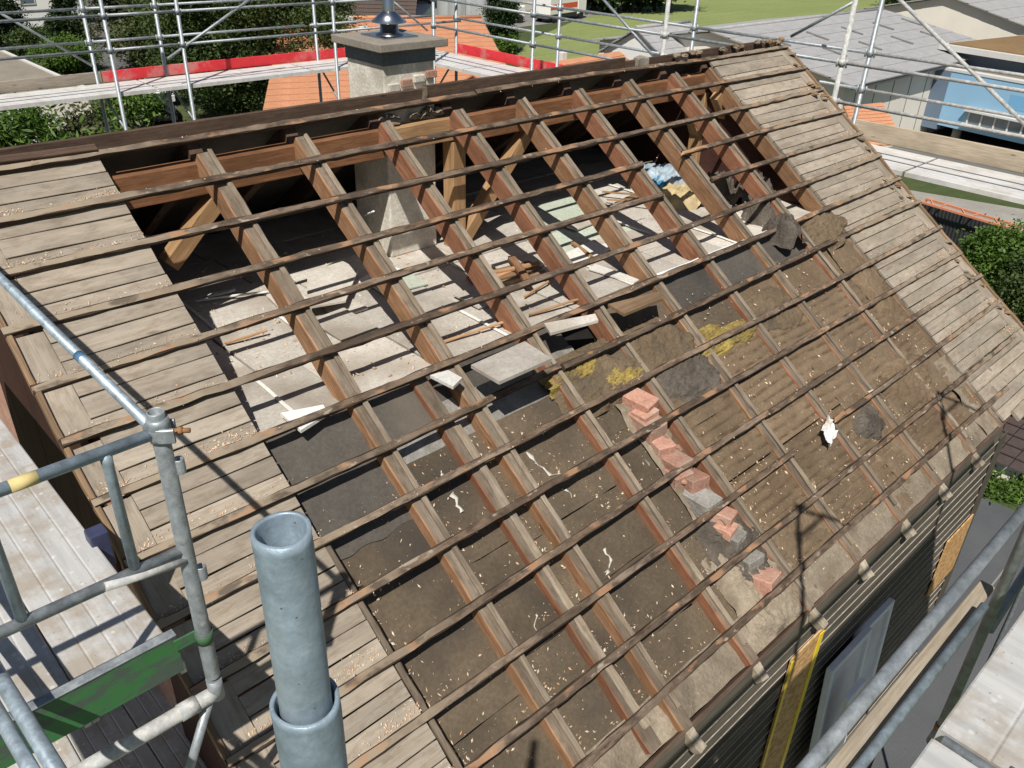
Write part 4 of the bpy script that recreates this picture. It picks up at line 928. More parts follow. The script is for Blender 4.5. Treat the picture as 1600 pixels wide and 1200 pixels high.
for k in range(5200):
    u = random.uniform(.15, 3.5); v = random.uniform(7.4, 13.6)
    if random.random() < .45: u = random.choice([.12, 1., 1.66, 2., 3.])+.075+abs(random.gauss(0, .07))
    if random.random() < .3: v = round(v)-.1-abs(random.gauss(0, .1))
    if random.random() < fbm(u*2.2, v*.9, 3.)*1.1-.12: pts.append(rp(u, v, -.128))
o = chips('wood_chips', pts, .006, .020, .9); tag(o, 'pale wood chips scattered over the dark sunken boards', 'chips')
pts = []
for k in range(6000):
    u = random.uniform(4.05, 8.9); v = random.uniform(7.1, 13.5)
    if random.random() < .35: u = random.choice([4., 5., 6., 7., 8.])+.07+abs(random.gauss(0, .06))
    if random.random() < .3: v = round(v)-.1-abs(random.gauss(0, .1))
    if random.random() < fbm(u*1.8, v*.8, 13.)*1.1-.15: pts.append(rp(u, v, -.070))
o = chips('wood_chips', pts, .007, .024, .95); tag(o, 'pale wood chips scattered over the brown reed boards', 'chips')
pts = []
for j in range(1, 14):
    for k in range(620):
        u = random.uniform(-1.15, .12); d = abs(random.gauss(0, .07))
        if random.random() < .15+1.3*max(0, fbm(u*2.5+j*3.1, j*1.7, 5.)-.42)*3: pts.append(rp(u, j-.09-d*1.2, -.029))
o = chips('wood_chips', pts, .004, .014, 1., .2); tag(o, 'orange wood crumbs piled above the battens on the left boards', 'chips')
pts = []
for j in range(1, 13):
    for k in range(330):
        u = random.choice([random.uniform(8.95, 11.05), random.uniform(10.5, 11.08)]); d = abs(random.gauss(0, .09))
        pts.append(rp(u, j-.09-d*1.2, -.029))
o = chips('debris_crumbs', pts, .004, .016, .5); tag(o, 'brown debris crumbs along the battens on the right boards', 'debris')
pts = [rp(random.uniform(UL, UR), j+random.uniform(-.06, .06), .001) for j in range(0, 13) for k in range(60)]
o = chips('wood_chips', pts, .004, .012, .85, .4); tag(o, 'tiny pale flakes lying on top of the battens', 'chips')
pts = [onz(random.uniform(300, 1250), random.uniform(330, 600), ZC+.004) for k in range(1500)]
pts = [p for p in pts if -.2 < p[0] < 6.2 and fy0 < p[1] < .9]
o = chips('wood_chips', pts, .006, .03, .9); tag(o, 'wood crumbs scattered on the pale attic panels', 'chips')
# mortar clods along ridge and right verge
for k in range(26):
    u = random.uniform(7.6, 11.0) if k < 16 else random.uniform(3.1, 3.95)
    P = rp(u, -.12, .02) if k < 16 else np.array([u*A, .10, ZR-.135])
    lump('mortar_clod', P+np.array([0, random.uniform(-.02, .03), random.uniform(0, .03)]), random.uniform(.016, .036) if k < 16 else random.uniform(.025, .06), M['mortar'] if k >= 16 or k % 3 else M['oldplank'],
         'mortar clod on the far end of the ridge' if k < 16 else 'mortar clod in front of the chimney', 'mortar', 50.+k, (1.3, 1, .7), 12, 8, 'ridge mortar clods' if k < 16 else 'chimney mortar clods', .8)
for k in range(24):
    lump('mortar_clod', rp(random.uniform(10.75, 11.08), random.uniform(.2, 11.5), -.02), random.uniform(.018, .045), M['mortar'] if k % 2 else M['oldplank'],
         'mortar clod on the right hand verge', 'mortar', 90.+k, (1, 1.5, .5), 10, 7, 'verge mortar clods', .8)
# window sashes and panels leaning on the front wall
M['greypanel'] = plain('grey_film_pane', (.52, .55, .60), .35, .2, 3)
def sash(P, w, h, label, tilt):
    e = empty('window_sash', P, label, 'window'); t = .05
    for (x0, x1, z0, z1) in ((0, t, 0, h), (w-t, w, 0, h), (t, w-t, 0, t), (t, w-t, h-t, h)):
        box('frame_bar', P[0]+x0, P[0]+x1, P[1]-.05, P[1], P[2]+z0, P[2]+z1, M['white'], e, .004)
    box('pane', P[0]+t, P[0]+w-t, P[1]-.03, P[1]-.022, P[2]+t, P[2]+h-t, M['greypanel'], e)
    e.rotation_euler = tilt; return e
def glassm():
    n = NB('window_glass'); return n.done((.12, .15, .18), .08, None, metal=0., spec=.9)
M['glass'] = glassm()
pw = ony(1310, 1056, YW-.16); sash((pw[0], YW-.16, pw[2]-1.35), .62, 1.35, 'white window sash leaning on the dark wall near the chipboard', (math.radians(-4), 0, 0))
pw = ony(1396, 954, YW-.13); sash((pw[0]-.45, YW-.10, pw[2]-1.25), .62, 1.2, 'second white sash leaning behind the first on the dark wall', (math.radians(-4), math.radians(2), 0))
pw = ony(1335, 1066, YW-.24)
tag(box('window_board', pw[0]-.1, pw[0]+.16, YW-.27, YW-.23, pw[2]-1.3, pw[2]-.08, M['white']), 'narrow white board standing in front of the leaning sashes', 'board')
# ------------------------------------------------------------------ vegetation
def leafmat(name, stops):
    n = NB(name); at_ = n.t.nodes.new('ShaderNodeAttribute'); at_.attribute_name = 'rv'
    col = n.ramp(at_.outputs['Fac'], stops)
    n.done(col, .55, spec=.3)
    tr = n.t.nodes.new('ShaderNodeBsdfTranslucent'); n.L(col, tr.inputs[0])
    mx = n.t.nodes.new('ShaderNodeMixShader'); mx.inputs[0].default_value = .3
    out = n.t.nodes['Material Output']; n.L(n.b.outputs[0], mx.inputs[1]); n.L(tr.outputs[0], mx.inputs[2]); n.L(mx.outputs[0], out.inputs[0])
    return n.m
M['leaf'] = leafmat('leaf_mid', [(0., (.025, .05, .012)), (.5, (.055, .092, .022)), (.85, (.095, .125, .035)), (1., (.16, .18, .07))])
M['leafd'] = leafmat('leaf_dark', [(0., (.014, .032, .010)), (.6, (.03, .058, .016)), (1., (.07, .10, .035))])
M['leafb'] = leafmat('leaf_bright', [(0., (.04, .085, .012)), (.5, (.085, .16, .022)), (1., (.16, .25, .05))])
M['leafo'] = leafmat('leaf_olive', [(0., (.035, .05, .015)), (.6, (.075, .085, .03)), (1., (.15, .15, .07))])
M['bark'] = wood('bark', (.06, .045, .032), (.12, .09, .065), knots=False)
def leaves(name, P, N, size, mat, parent, lx=1.0, up=.35, seed=0):
    r = np.random.default_rng(int(seed)+1)
    pts = np.asarray(P); idx = r.integers(0, len(pts), N)
    c = pts[idx, :3]+r.normal(0, 1, (N, 3))*pts[idx, 3:4]*np.array([1, 1, .85])*.55
    n = r.normal(0, 1, (N, 3)); n[:, 2] = np.abs(n[:, 2])+up; n /= np.linalg.norm(n, axis=1)[:, None]
    a = np.cross(n, r.normal(0, 1, (N, 3))); a /= np.linalg.norm(a, axis=1)[:, None]; b_ = np.cross(n, a)
    s = size*r.uniform(.6, 1.35, (N, 1)); l = s*lx
    V = np.empty((N, 4, 3)); V[:, 0] = c-a*l; V[:, 1] = c+b_*s*.55+n*s*.15; V[:, 2] = c+a*l; V[:, 3] = c-b_*s*.55+n*s*.15
    o0 = pts[:, :3].mean(0); V = (V-o0).reshape(-1, 3)
    me = bpy.data.meshes.new(name); me.vertices.add(4*N); me.vertices.foreach_set('co', V.ravel())
    me.loops.add(4*N); me.loops.foreach_set('vertex_index', np.arange(4*N, dtype=np.int32))
    me.polygons.add(N); me.polygons.foreach_set('loop_start', np.arange(0, 4*N, 4, dtype=np.int32)); me.polygons.foreach_set('loop_total', np.full(N, 4, np.int32))
    me.update(); me.validate(); me.materials.append(mat)
    clump = r.uniform(0, .45, len(pts)); rv = np.clip(clump[idx]+r.uniform(0, .55, N), 0, 1)
    at_ = me.attributes.new('rv', 'FLOAT', 'FACE'); at_.data.foreach_set('value', rv.astype(np.float32))
    ob = bpy.data.objects.new(name, me); COL.objects.link(ob); ob.matrix_basis = Matrix.Translation(o0); setp(ob, parent); return ob
def tree(P, h, rx, rz, mat, label, N=6000, size=.22, clumps=46, group=None, cat='tree', lx=1., cr=.9, cone=False, seed=0, trunk=True, name='tree'):
    P = np.asarray(P, float); r = np.random.default_rng(seed+100)
    e = empty(name, tuple(P), label, cat, group); cz = h-rz
    pts = []
    for k in range(clumps):
        d = r.normal(0, 1, 3); d /= np.linalg.norm(d); q = r.uniform(.35, 1.)**.6
        if cone:
            t = r.uniform(0, 1)**1.4; an = r.uniform(0, 6.28); rad = rx*(1-t)*r.uniform(.4, 1.)
            pts.append((P[0]+rad*math.cos(an), P[1]+rad*math.sin(an), P[2]+h*(.08+.92*t), cr*(1.1-.7*t)*r.uniform(.7, 1.1)))
        else:
            pts.append((P[0]+d[0]*rx*q, P[1]+d[1]*rx*q, P[2]+cz+d[2]*rz*q, cr*r.uniform(.6, 1.25)))
    leaves('crown', pts, N, size, mat, e, lx, seed=seed)
    if trunk:
        top = np.array([P[0]+.3, P[1], P[2]+cz+rz*.4]); parts = [tube_geo([P-P, (P*.0+np.array([.1, .05, h*.3])), top-P], [h*.032, h*.024, h*.008], 9)]
        for k in range(7):
            q = pts[r.integers(0, len(pts))]; b0 = np.array([0.1, .05, h*(.25+.35*r.random())])
            en_ = np.array(q[:3])-P
            if np.linalg.norm(en_-b0) > .3: parts.append(tube_geo([b0, (b0+en_)/2+[0, 0, .2], en_], [h*.012, h*.008, h*.003], 6))
        V, F = join(parts); mk('trunk', V, F, M['bark'], e, None, True, Matrix.Translation(P))
    return e
def gz(x, y, z=0.): return onz(x, y, z)
# ------------------------------------------------------------------ roads, yards, field
def sheet(name, pts, z, mat, kind='structure'):
    c = np.mean(np.asarray(pts), 0); V = [(p[0]-c[0], p[1]-c[1], 0) for p in pts]
    o = mk(name, V, [tuple(range(len(pts)))], mat, mat4=Matrix.Translation((c[0], c[1], z)))
    if o.data.polygons[0].normal.z < 0: o.data.flip_normals()
    return tag(o, kind=kind)
M['asphalt'] = speckled('asphalt', (.13, .125, .115), (.18, .172, .16), (.25, .24, .22), 8, .12, .3, .9, .2, .01)
M['paving'] = speckled('paving', (.22, .21, .195), (.29, .275, .255), (.17, .16, .15), 3, .2, .5, .9, .2, .01)
M['yard'] = speckled('dark_yard', (.075, .078, .082), (.11, .112, .115), (.2, .2, .2), 12, .08, .4, .85, .3, .01)
M['gravel'] = speckled('gravel', (.33, .31, .27), (.45, .42, .37), (.2, .19, .17), 12, .3, .8, .95, .7, .03)
def fieldm():
    n = NB('meadow'); v = n.vec((1, 1, 1), False); a = n.noise(v, .08, 5, .6); f = n.noise(v, 2.2, 6, .7); s = n.noise(n.vec((.05, 1.2, 1), False), 1., 4, .6)
    col = n.mix(n.ramp(a, [(.35, 0.), (.65, 1.)]), (.215, .255, .085), (.275, .31, .12))
    col = n.mix(n.ramp(s, [(.4, .5), (.65, 0.)]), col, (.165, .205, .06)); col = n.mix(n.ramp(f, [(.3, .5), (.6, 0.)]), col, (.13, .165, .05))
    return n.done(col, .95, f, .7, .15)
M['field'] = fieldm()
sheet('field', [gz(795, 100)[:2], gz(830, 62)[:2], gz(900, 32)[:2], gz(940, 16)[:2], (125, 95), (240, 120), (260, 40), gz(1440, 60)[:2], (75, 20), (55, 22)], .02, M['field'])
sheet('lawn', [(19.4, -9), (30, -9), (31, 3), (19.8, 3)], .02, leafmat('x', [(0, (.1, .2, .02)), (1, (.1, .2, .02))]) if False else M['ground'])
rd = [gz(130, -40), gz(136, 20), gz(140, 90), gz(215, 150), gz(212, 205), gz(285, 215), gz(275, 165), gz(235, 130), gz(172, 60), gz(168, -40)]
sheet('road', [p[:2] for p in rd], .02, M['asphalt'])
sheet('forecourt', [gz(640, 32)[:2], gz(800, 44)[:2], gz(905, 32)[:2], gz(960, 12)[:2], gz(900, -20)[:2], gz(640, -20)[:2]], .028, M['paving'])
sheet('yard', [(6.4, -14), (19.2, -14), (19.4, -1.0), (19.6, 4), (6.4, 4)], .03, M['yard'])
sheet('yard', [gz(1280, 200)[:2], gz(1430, 260)[:2], gz(1640, 330)[:2], gz(1640, 150)[:2], gz(1400, 120)[:2], gz(1300, 160)[:2]], .026, M['asphalt'])
sheet('gravel_strip', [gz(1410, 296)[:2], gz(1440, 330)[:2], gz(1640, 385)[:2], gz(1640, 335)[:2]], .034, M['gravel'])
for k in range(9):
    y_ = -7.5+k*.95; pass
# lines of the yard slabs seen in the gap below the eave
for k in range(3):
    o = box('paving_line', 6.5, 19., -6.4+1.9*k, -6.36+1.9*k, .032, .040, M['paving']); tag(o, kind='structure')
# ------------------------------------------------------------------ background buildings
M['orange_tile'] = None
def tilem(name, c, sx=4., amt=.3):
    n = NB(name); v = n.vec((1, 1, 1), False); w = n.wave(n.vec((1, 1, 1), False), sx, .15, 1, 'X'); f = n.noise(v, 1.2, 6, .7); h = n.noise(v, 9, 3, .6)
    col = n.mix(n.ramp(f, [(.3, 0.), (.7, 1.)]), tuple(k*.82 for k in c), tuple(min(1, k*1.12) for k in c))
    col = n.mix(n.ramp(w, [(.0, amt), (.25, 0.)]), col, tuple(k*.5 for k in c)); col = n.mix(n.ramp(h, [(.35, .4), (.55, 0.)]), col, tuple(k*.7 for k in c))
    return n.done(col, .8, w, .5, .03)
M['otile'] = tilem('orange_tile', (.58, .27, .145)); M['dtile'] = tilem('brown_tile', (.095, .07, .058), 3.); M['dtile2'] = tilem('dark_tile', (.085, .062, .055), 3.)
M['gtile'] = tilem('grey_sheet_roof', (.36, .355, .35), 1.2, .15)
M['wwall'] = plain('white_wall', (.78, .765, .72), .9, .04, .7); M['bwall'] = plain('beige_wall', (.76, .71, .61), .9, .05, .6)
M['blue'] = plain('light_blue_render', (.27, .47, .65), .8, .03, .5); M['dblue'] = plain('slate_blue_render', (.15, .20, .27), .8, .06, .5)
M['fascia'] = plain('dark_fascia', (.10, .10, .10), .7); M['fasciaw'] = plain('pale_fascia', (.62, .61, .58), .6, .06)
M['brownroof'] = speckled('sedum_roof', (.20, .125, .06), (.28, .18, .085), (.13, .13, .05), 2., .3, .25, .95, .3, .03)
M['gravelroof'] = speckled('gravel_roof', (.22, .19, .15), (.33, .29, .235), (.42, .38, .32), 5., .2, .5, .95, .5, .03, stain=(.17, .16, .09))
def courses(name, a, b_, c, d, n, mat, parent, step=.03, th=.08):
    """tiled roof plane a-b ridge, d-c eave, laid as n stepped courses; each course an object"""
    a, b_, c, d = [np.asarray(p, float) for p in (a, b_, c, d)]; nr = np.cross(b_-a, d-a); nr /= np.linalg.norm(nr)
    if nr[2] < 0: nr = -nr
    for k in range(n):
        t0, t1 = k/n, (k+1)/n+.12/n
        p = [a+(d-a)*t0, b_+(c-b_)*t0, b_+(c-b_)*min(t1, 1.02), a+(d-a)*min(t1, 1.02)]
        q = [p[0]+nr*.0, p[1]+nr*.0, p[2]+nr*step, p[3]+nr*step]; q2 = [x-nr*th for x in q]; cc = np.mean(q, 0)
        mk(name, [x-cc for x in q+q2], BF_UP(q, nr), mat, parent, mat4=frame(cc, b_-a, nr)) if False else mk_local(name, q+q2, frame(cc, b_-a, nr), mat, parent)
def mk_local(name, P, m4, mat, parent):
    inv = m4.inverted(); V = [tuple(inv @ Vector(p)) for p in P]
    F = [(0, 1, 2, 3), (7, 6, 5, 4), (0, 4, 5, 1), (1, 5, 6, 2), (2, 6, 7, 3), (3, 7, 4, 0)]
    o = mk(name, V, F, mat, parent, mat4=m4)
    if o.data.polygons[0].normal.z < 0: o.data.flip_normals()
    return o
def gable_house(name, x0, x1, y0, y1, ze, zr, axis, wall, roof, label, n=14, ov=.4, cat='house', windows=()):
    """axis 'x': ridge along x"""
    e = empty(name, ((x0+x1)/2, (y0+y1)/2, 0), label, cat)
    if axis == 'x':
        ym = (y0+y1)/2; pr = [(y0, 0), (y0, ze), (ym, zr-.1), (y1, ze), (y1, 0)]; V = [(x0, *p) for p in pr]+[(x1, *p) for p in pr]
    else:
        xm = (x0+x1)/2; pr = [(x0, 0), (x0, ze), (xm, zr-.1), (x1, ze), (x1, 0)]; V = [(p[0], y0, p[1]) for p in pr]+[(p[0], y1, p[1]) for p in pr]
    F = [(4, 3, 2, 1, 0), (5, 6, 7, 8, 9)]+[(i, (i+1) % 5, 5+(i+1) % 5, 5+i) for i in range(5)]
    mk('wall', V, F, wall, e)
    sl = (zr-ze)/((y1-y0)/2 if axis == 'x' else (x1-x0)/2); zo = ze-ov*sl+.06; zr2 = zr+.06
    if axis == 'x':
        courses('roof_course', (x0-ov, ym, zr2), (x1+ov, ym, zr2), (x1+ov, y0-ov, zo), (x0-ov, y0-ov, zo), n, roof, e)
        courses('roof_course', (x0-ov, ym, zr2), (x1+ov, ym, zr2), (x1+ov, y1+ov, zo), (x0-ov, y1+ov, zo), n, roof, e)
        tube('ridge_cap', [(x0-ov, ym, zr2+.02), (x1+ov, ym, zr2+.02)], .12, roof, e, 8)
    else:
        courses('roof_course', (xm, y0-ov, zr2), (xm, y1+ov, zr2), (x0-ov, y1+ov, zo), (x0-ov, y0-ov, zo), n, roof, e)
        courses('roof_course', (xm, y0-ov, zr2), (xm, y1+ov, zr2), (x1+ov, y1+ov, zo), (x1+ov, y0-ov, zo), n, roof, e)
        tube('ridge_cap', [(xm, y0-ov, zr2+.02), (xm, y1+ov, zr2+.02)], .12, roof, e, 8)
    for (face, p, z, w, h) in windows:
        if face == 'y0': bx = (p-w/2, p+w/2, y0-.05, y0-.01, z, z+h)
        else: bx = (x0-.05, x0-.01, p-w/2, p+w/2, z, z+h)
        wo = box('window', *bx, M['glass'], e)
        g_ = .07
        if face == 'y0':
            for (a, b_, c, d) in ((p-w/2-g_, p+w/2+g_, z-g_, z), (p-w/2-g_, p+w/2+g_, z+h, z+h+g_), (p-w/2-g_, p-w/2, z, z+h), (p+w/2, p+w/2+g_, z, z+h)):
                box('window_frame', a, b_, y0-.08, y0-.012, c, d, M['fasciaw'], wo)
        else:
            for (a, b_, c, d) in ((p-w/2-g_, p+w/2+g_, z-g_, z), (p-w/2-g_, p+w/2+g_, z+h, z+h+g_), (p-w/2-g_, p-w/2, z, z+h), (p+w/2, p+w/2+g_, z, z+h)):
                box('window_frame', x0-.08, x0-.012, a, b_, c, d, M['fasciaw'], wo)
    return e
# white house, top left
pw = gz(62, 42); W0 = gable_house('white_house', pw[0]-6, pw[0]+4.5, pw[1], pw[1]+13, 6.6, 11.5, 'y', M['wwall'], M['dtile2'], 'white gabled house with brown roof beyond the dark trees', 18, .9,
    windows=(('y0', pw[0]-.6, 2.2, 1.3, 1.6), ('y0', pw[0]-1.0, 5.6, 1.5, 1.9), ('y0', pw[0]-3.6, 2.2, 1.3, 1.6)))
# flat gravel roof, left edge
a_ = onz(97, 119, 4.); b_ = onz(0, 66, 4.)
e = empty('flat_roof_building', (a_[0]-9, a_[1]+8, 0), 'low building with flat gravel roof and pale edge at the left', 'building')
box('wall', a_[0]-18, a_[0]-.15, a_[1]-4, b_[1]+10, 0, 3.7, M['bwall'], e)
box('gravel_roof', a_[0]-18, a_[0]-.12, a_[1]-4, b_[1]+10, 3.7, 3.92, M['gravelroof'], e)
box('roof_edge', a_[0]-.12, a_[0]+.06, a_[1]-4, b_[1]+10, 3.6, 4.0, M['fasciaw'], e)
# orange roofed house behind the chimney
rl, rr_ = onz(440, 30, 6.2), onz(752, 28, 6.2); er = onz(838, 190, 3.2); el = onz(400, 225, 3.2)
e = empty('orange_roof_house', tuple((rl+rr_)/2*np.array([1, 1, 0])), 'house with large bright orange tiled roof behind the chimney', 'house')
courses('roof_course', rl, rr_, er, el, 22, M['otile'], e, .035)
bk = np.array([rr_[0]-rl[0], rr_[1]-rl[1], 0]); bk /= np.linalg.norm(bk); pn = np.array([-bk[1], bk[0], 0]); pn = pn if pn[1] > 0 else -pn
courses('roof_course', rl, rr_, rr_+pn*6-[0, 0, 3.], rl+pn*6-[0, 0, 3.], 10, M['otile'], e, .035)
wl = [el+pn*.5, er+pn*.5, rr_+pn*5.4, rl+pn*5.4]
poly_prism('wall', [p[:2] for p in wl], 0, 3.0, M['wwall'], e)
tube('ridge_cap', [rl+[0, 0, .05], rr_+[0, 0, .05]], .13, M['otile'], e, 8)
for (x, y, s) in ((540, 36, .35), (567, 48, .22)):
    t_ = (y-30)/160.; p = onz(x, y, 6.2-3.*t_*1.1); box('roof_vent', p[0]-s, p[0]+s, p[1]-s, p[1]+s, p[2]-.3, p[2]+s*1.1, M['fasciaw'], e, .02)
# second orange roof further right
rl, rr_ = onz(845, 99, 5.5), onz(968, 80, 5.5); e = empty('orange_roof_house', tuple((rl+rr_)/2*np.array([1, 1, 0])), 'low orange tiled roof peeping over the ridge before the white gable', 'house')
bk = np.array([rr_[0]-rl[0], rr_[1]-rl[1], 0]); bk /= np.linalg.norm(bk); pn = np.array([bk[1], -bk[0], 0]); pn = pn if pn@(C-rl) > 0 else -pn; rl = rl-bk*5
courses('roof_course', rl, rr_, rr_+pn*6-[0, 0, 3.2], rl+pn*6-[0, 0, 3.2], 18, M['otile'], e, .035)
courses('roof_course', rl, rr_, rr_-pn*5-[0, 0, 3.], rl-pn*5-[0, 0, 3.], 12, M['otile'], e, .035)
poly_prism('wall', [p[:2] for p in (rl+pn*5.5, rr_+pn*5.5, rr_-pn*4.6, rl-pn*4.6)], 0, 2.3, M['wwall'], e)
p = onz(878, 92, 5.4); box('roof_vent', p[0]-.2, p[0]+.2, p[1]-.2, p[1]+.2, p[2]-.4, p[2]+.35, M['fasciaw'], e, .02)
# long dark roof at the top
a_, b_ = onz(420, 26, 3.5), onz(648, 34, 3.5); e = empty('dark_roof_building', tuple((a_+b_)/2*np.array([1, 1, 0])), 'wide building with dark brown roof behind the orange roof', 'building')
bk = (b_-a_)*np.array([1, 1, 0]); bk /= np.linalg.norm(bk); pn = np.array([-bk[1], bk[0], 0]); pn = pn if pn[1] > 0 else -pn
a_ = a_-bk*2
courses('roof_course', a_+pn*9+[0, 0, 6.0], b_+pn*9+[0, 0, 6.0], b_, a_, 22, M['dtile'], e, .05)
poly_prism('wall', [p[:2] for p in (a_+pn*.6, b_+pn*.6, b_+pn*16, a_+pn*16)], 0, 3.3, M['wwall'], e)
courses('roof_course', a_+pn*9+[0, 0, 6.0], b_+pn*9+[0, 0, 6.0], b_+pn*17, a_+pn*17, 8, M['dtile'], e, .05)
# storage tanks
M['tank'] = plain('tank_metal', (.60, .61, .60), .35, .06, 1., .5)
for k, (x, s) in enumerate(((699, 1.25), (713, 1.1), (727, 1.25), (749, 1.2))):
    p = gz(x, 33+ (k % 2)*2); e = empty('storage_tank', tuple(p), 'tall pale metal storage tank on the forecourt', 'tank', 'tanks on the forecourt')
    lathe('shell', [(s, .0), (s, 4.3), (s*.96, 4.45), (s*.2, 4.9), (0.001, 4.95)], M['tank'], e, (p[0], p[1]), 24)
    tube('rim', [(p[0], p[1], 4.22), (p[0], p[1], 4.34)], s*1.02, M['fasciaw'], e, 24)
# truck and van on the forecourt
M['truckred'] = plain('truck_red', (.62, .10, .05), .4, .05); M['tyre'] = plain('tyre', (.02, .02, .02), .9)
def vehicle(name, P, d, L, w, h, cabL, body, cab, label, cat):
    d = np.asarray(d, float); d /= np.linalg.norm(d); m = frame((P[0], P[1], 0), (*d, 0), (0, 0, 1)); e = empty(name, tuple(P), label, cat)
    def lb(nm, x0, x1, y0, y1, z0, z1, mt, bv=.05):
        o = box(nm, x0, x1, y0, y1, z0, z1, mt, None, bv); o.matrix_basis = m @ o.matrix_basis; setp(o, e); return o
    lb('cargo_body', 0, L-cabL-.2, -w/2, w/2, .95, h, body); lb('stripe', .05, L-cabL-.25, -w/2-.012, w/2+.012, 1.5, 2.1, M['truckred'], .01)
    lb('cab', L-cabL, L, -w/2+.05, w/2-.05, .6, h*.8, cab, .15); lb('windscreen', L-.3, L+.02, -w/2+.2, w/2-.2, h*.5, h*.74, M['glass'], .03)
    lb('chassis', 0, L-.4, -w/2+.25, w/2-.25, .5, .94, M['fascia'], .02)
    for x in (1.2, L-cabL*.6):
        for s in (-1, 1):
            V, F = tube_geo([(x, s*(w/2-.3), .48), (x, s*(w/2), .48)], .48, 16); o = mk('wheel', V, F, M['tyre'], None, mat4=m); setp(o, e)
p = gz(846, 36); vehicle('truck', p, (gz(890, 28)-gz(800, 42))[:2], 8.5, 2.4, 3.4, 2.1, M['wwall'], M['wwall'], 'white box truck with red stripe parked at the field edge', 'truck')
p = gz(772, 40); vehicle('van', p, (gz(800, 38)-gz(760, 44))[:2], 5., 2., 2.4, 1.6, M['fascia'], M['wwall'], 'dark loaded van beside the tall shrub', 'van')
e = empty('shed', tuple(gz(800, 22)), 'long pale open shed behind the tanks', 'shed'); p = gz(785, 22); d = gz(850, 12)-p; 
poly_prism('wall', [(p+d*0)[:2], (p+d)[:2], (p+d+[2, 4, 0])[:2], (p+[2, 4, 0])[:2]], 0, 2.6, M['bwall'], e)
poly_prism('roof', [(p+d*-.05)[:2], (p+d*1.05)[:2], (p+d*1.05+[2.5, 5, 0])[:2], (p-d*.05+[2.5, 5, 0])[:2]], 2.6, 2.9, M['truckred'], e)
# parked cars on the street
M['carblack'] = plain('car_black', (.02, .021, .024), .18, .1, 3, 0., .0, .6); M['carwhite'] = plain('car_white', (.7, .7, .7), .25, .04, 3, 0., .0, .6)
def car(P, ang, mat, label):
    e = empty('parked_car', tuple(P), label, 'car'); m = Matrix.Translation(P) @ Matrix.Rotation(ang, 4, 'Z')
    prof = [(-2.1, .35), (-2.15, .75), (-1.9, .95), (-1.2, 1.0), (-.75, 1.42), (.75, 1.45), (1.5, 1.05), (2.1, .95), (2.15, .4)]
    def ext(nm, pr, w0, mt, inset=0.):
        n = len(pr); V = [(x, -w0+inset*(z > 1.1), z) for x, z in pr]+[(x, w0-inset*(z > 1.1), z) for x, z in pr]
        F = [tuple(range(n)), tuple(range(2*n-1, n-1, -1))]+[((i+1) % n, i, n+i, n+(i+1) % n) for i in range(n)]
        o = mk(nm, V, F, mt, None, mat4=m); setp(o, e); return o
    ext('body', prof, .86, mat, .16)
    ext('side_window', [(-1.08, 1.03), (-.70, 1.37), (.70, 1.40), (1.3, 1.08)], .80, M['glass'])
    for x in (-1.35, 1.35):
        for s in (-1, 1):
            V, F = tube_geo([(x, s*.70, .32), (x, s*.88, .32)], .32, 14); o = mk('wheel', V, F, M['tyre'], None, mat4=m); setp(o, e)
    for s in (-1, 1):
        o = mk('headlight', boxv(2.08, 2.17, s*.6-.15, s*.6+.15, .65, .8), BF, M['fasciaw'], None, mat4=m); setp(o, e)
car(gz(252, 186), 1.25, M['carblack'], 'black car parked on the street below the red board')
car(gz(250, 158), 1.25, M['carwhite'], 'white car parked on the street beside the dense tree')
M['slit'] = plain('skylight_slit', (.20, .20, .20), .4)
# grey warehouse with white gable and skylight slits
wy0 = onz(1290, 130, 5.)[1]; wy1 = wy0+18; wx0, wx1 = 45., 67.; zrw = 6.4
WH = gable_house('warehouse', wx0, wx1, wy0, wy1, 4.8, zrw, 'x', M['bwall'], M['gtile'], 'long grey roofed warehouse with dark skylight slits and cream side wall', 7, .5, 'warehouse')
ym = (wy0+wy1)/2
for k in range(9):
    s = .62 if k % 2 else .34
    xk_ = wx0+2.5+k*2.3; yy = ym-(ym-wy0)*s; zz = zrw-(zrw-4.8)*s+.13; sl = (zrw-4.8)/(ym-wy0)
    lumber('skylight_slit', (xk_, yy-.8, zz-.8*sl), (xk_, yy+.8, zz+.8*sl), .14, .08, (0, 0, 1), M['slit'], WH, 2, 0)
for k in range(9):
    box('wall_joint', wx0+1.4+k*2.4, wx0+1.43+k*2.4, wy0-.03, wy0-.005, .1, 4.5, M['fascia'], WH)
box('eave_trim', wx0-.4, wx1, wy0-.62, wy0-.5, 4.5, 4.75, M['fascia'], WH)
gable_house('small_hall', 42.5, 47.5, 27.2, 32.4, 4.7, 6.25, 'x', M['wwall'], M['gtile'], 'small hall with bright white gable and grey roof before the field', 5, .3, 'hall')
# further hall behind on the right
p = onz(1475, 24, 6.); HB = gable_house('warehouse', p[0], p[0]+55, p[1]-9, p[1]+9, 5.2, 7.4, 'x', M['bwall'], M['gtile'], 'second grey roofed hall with beige gable behind the blue building', 6, .4, 'warehouse')
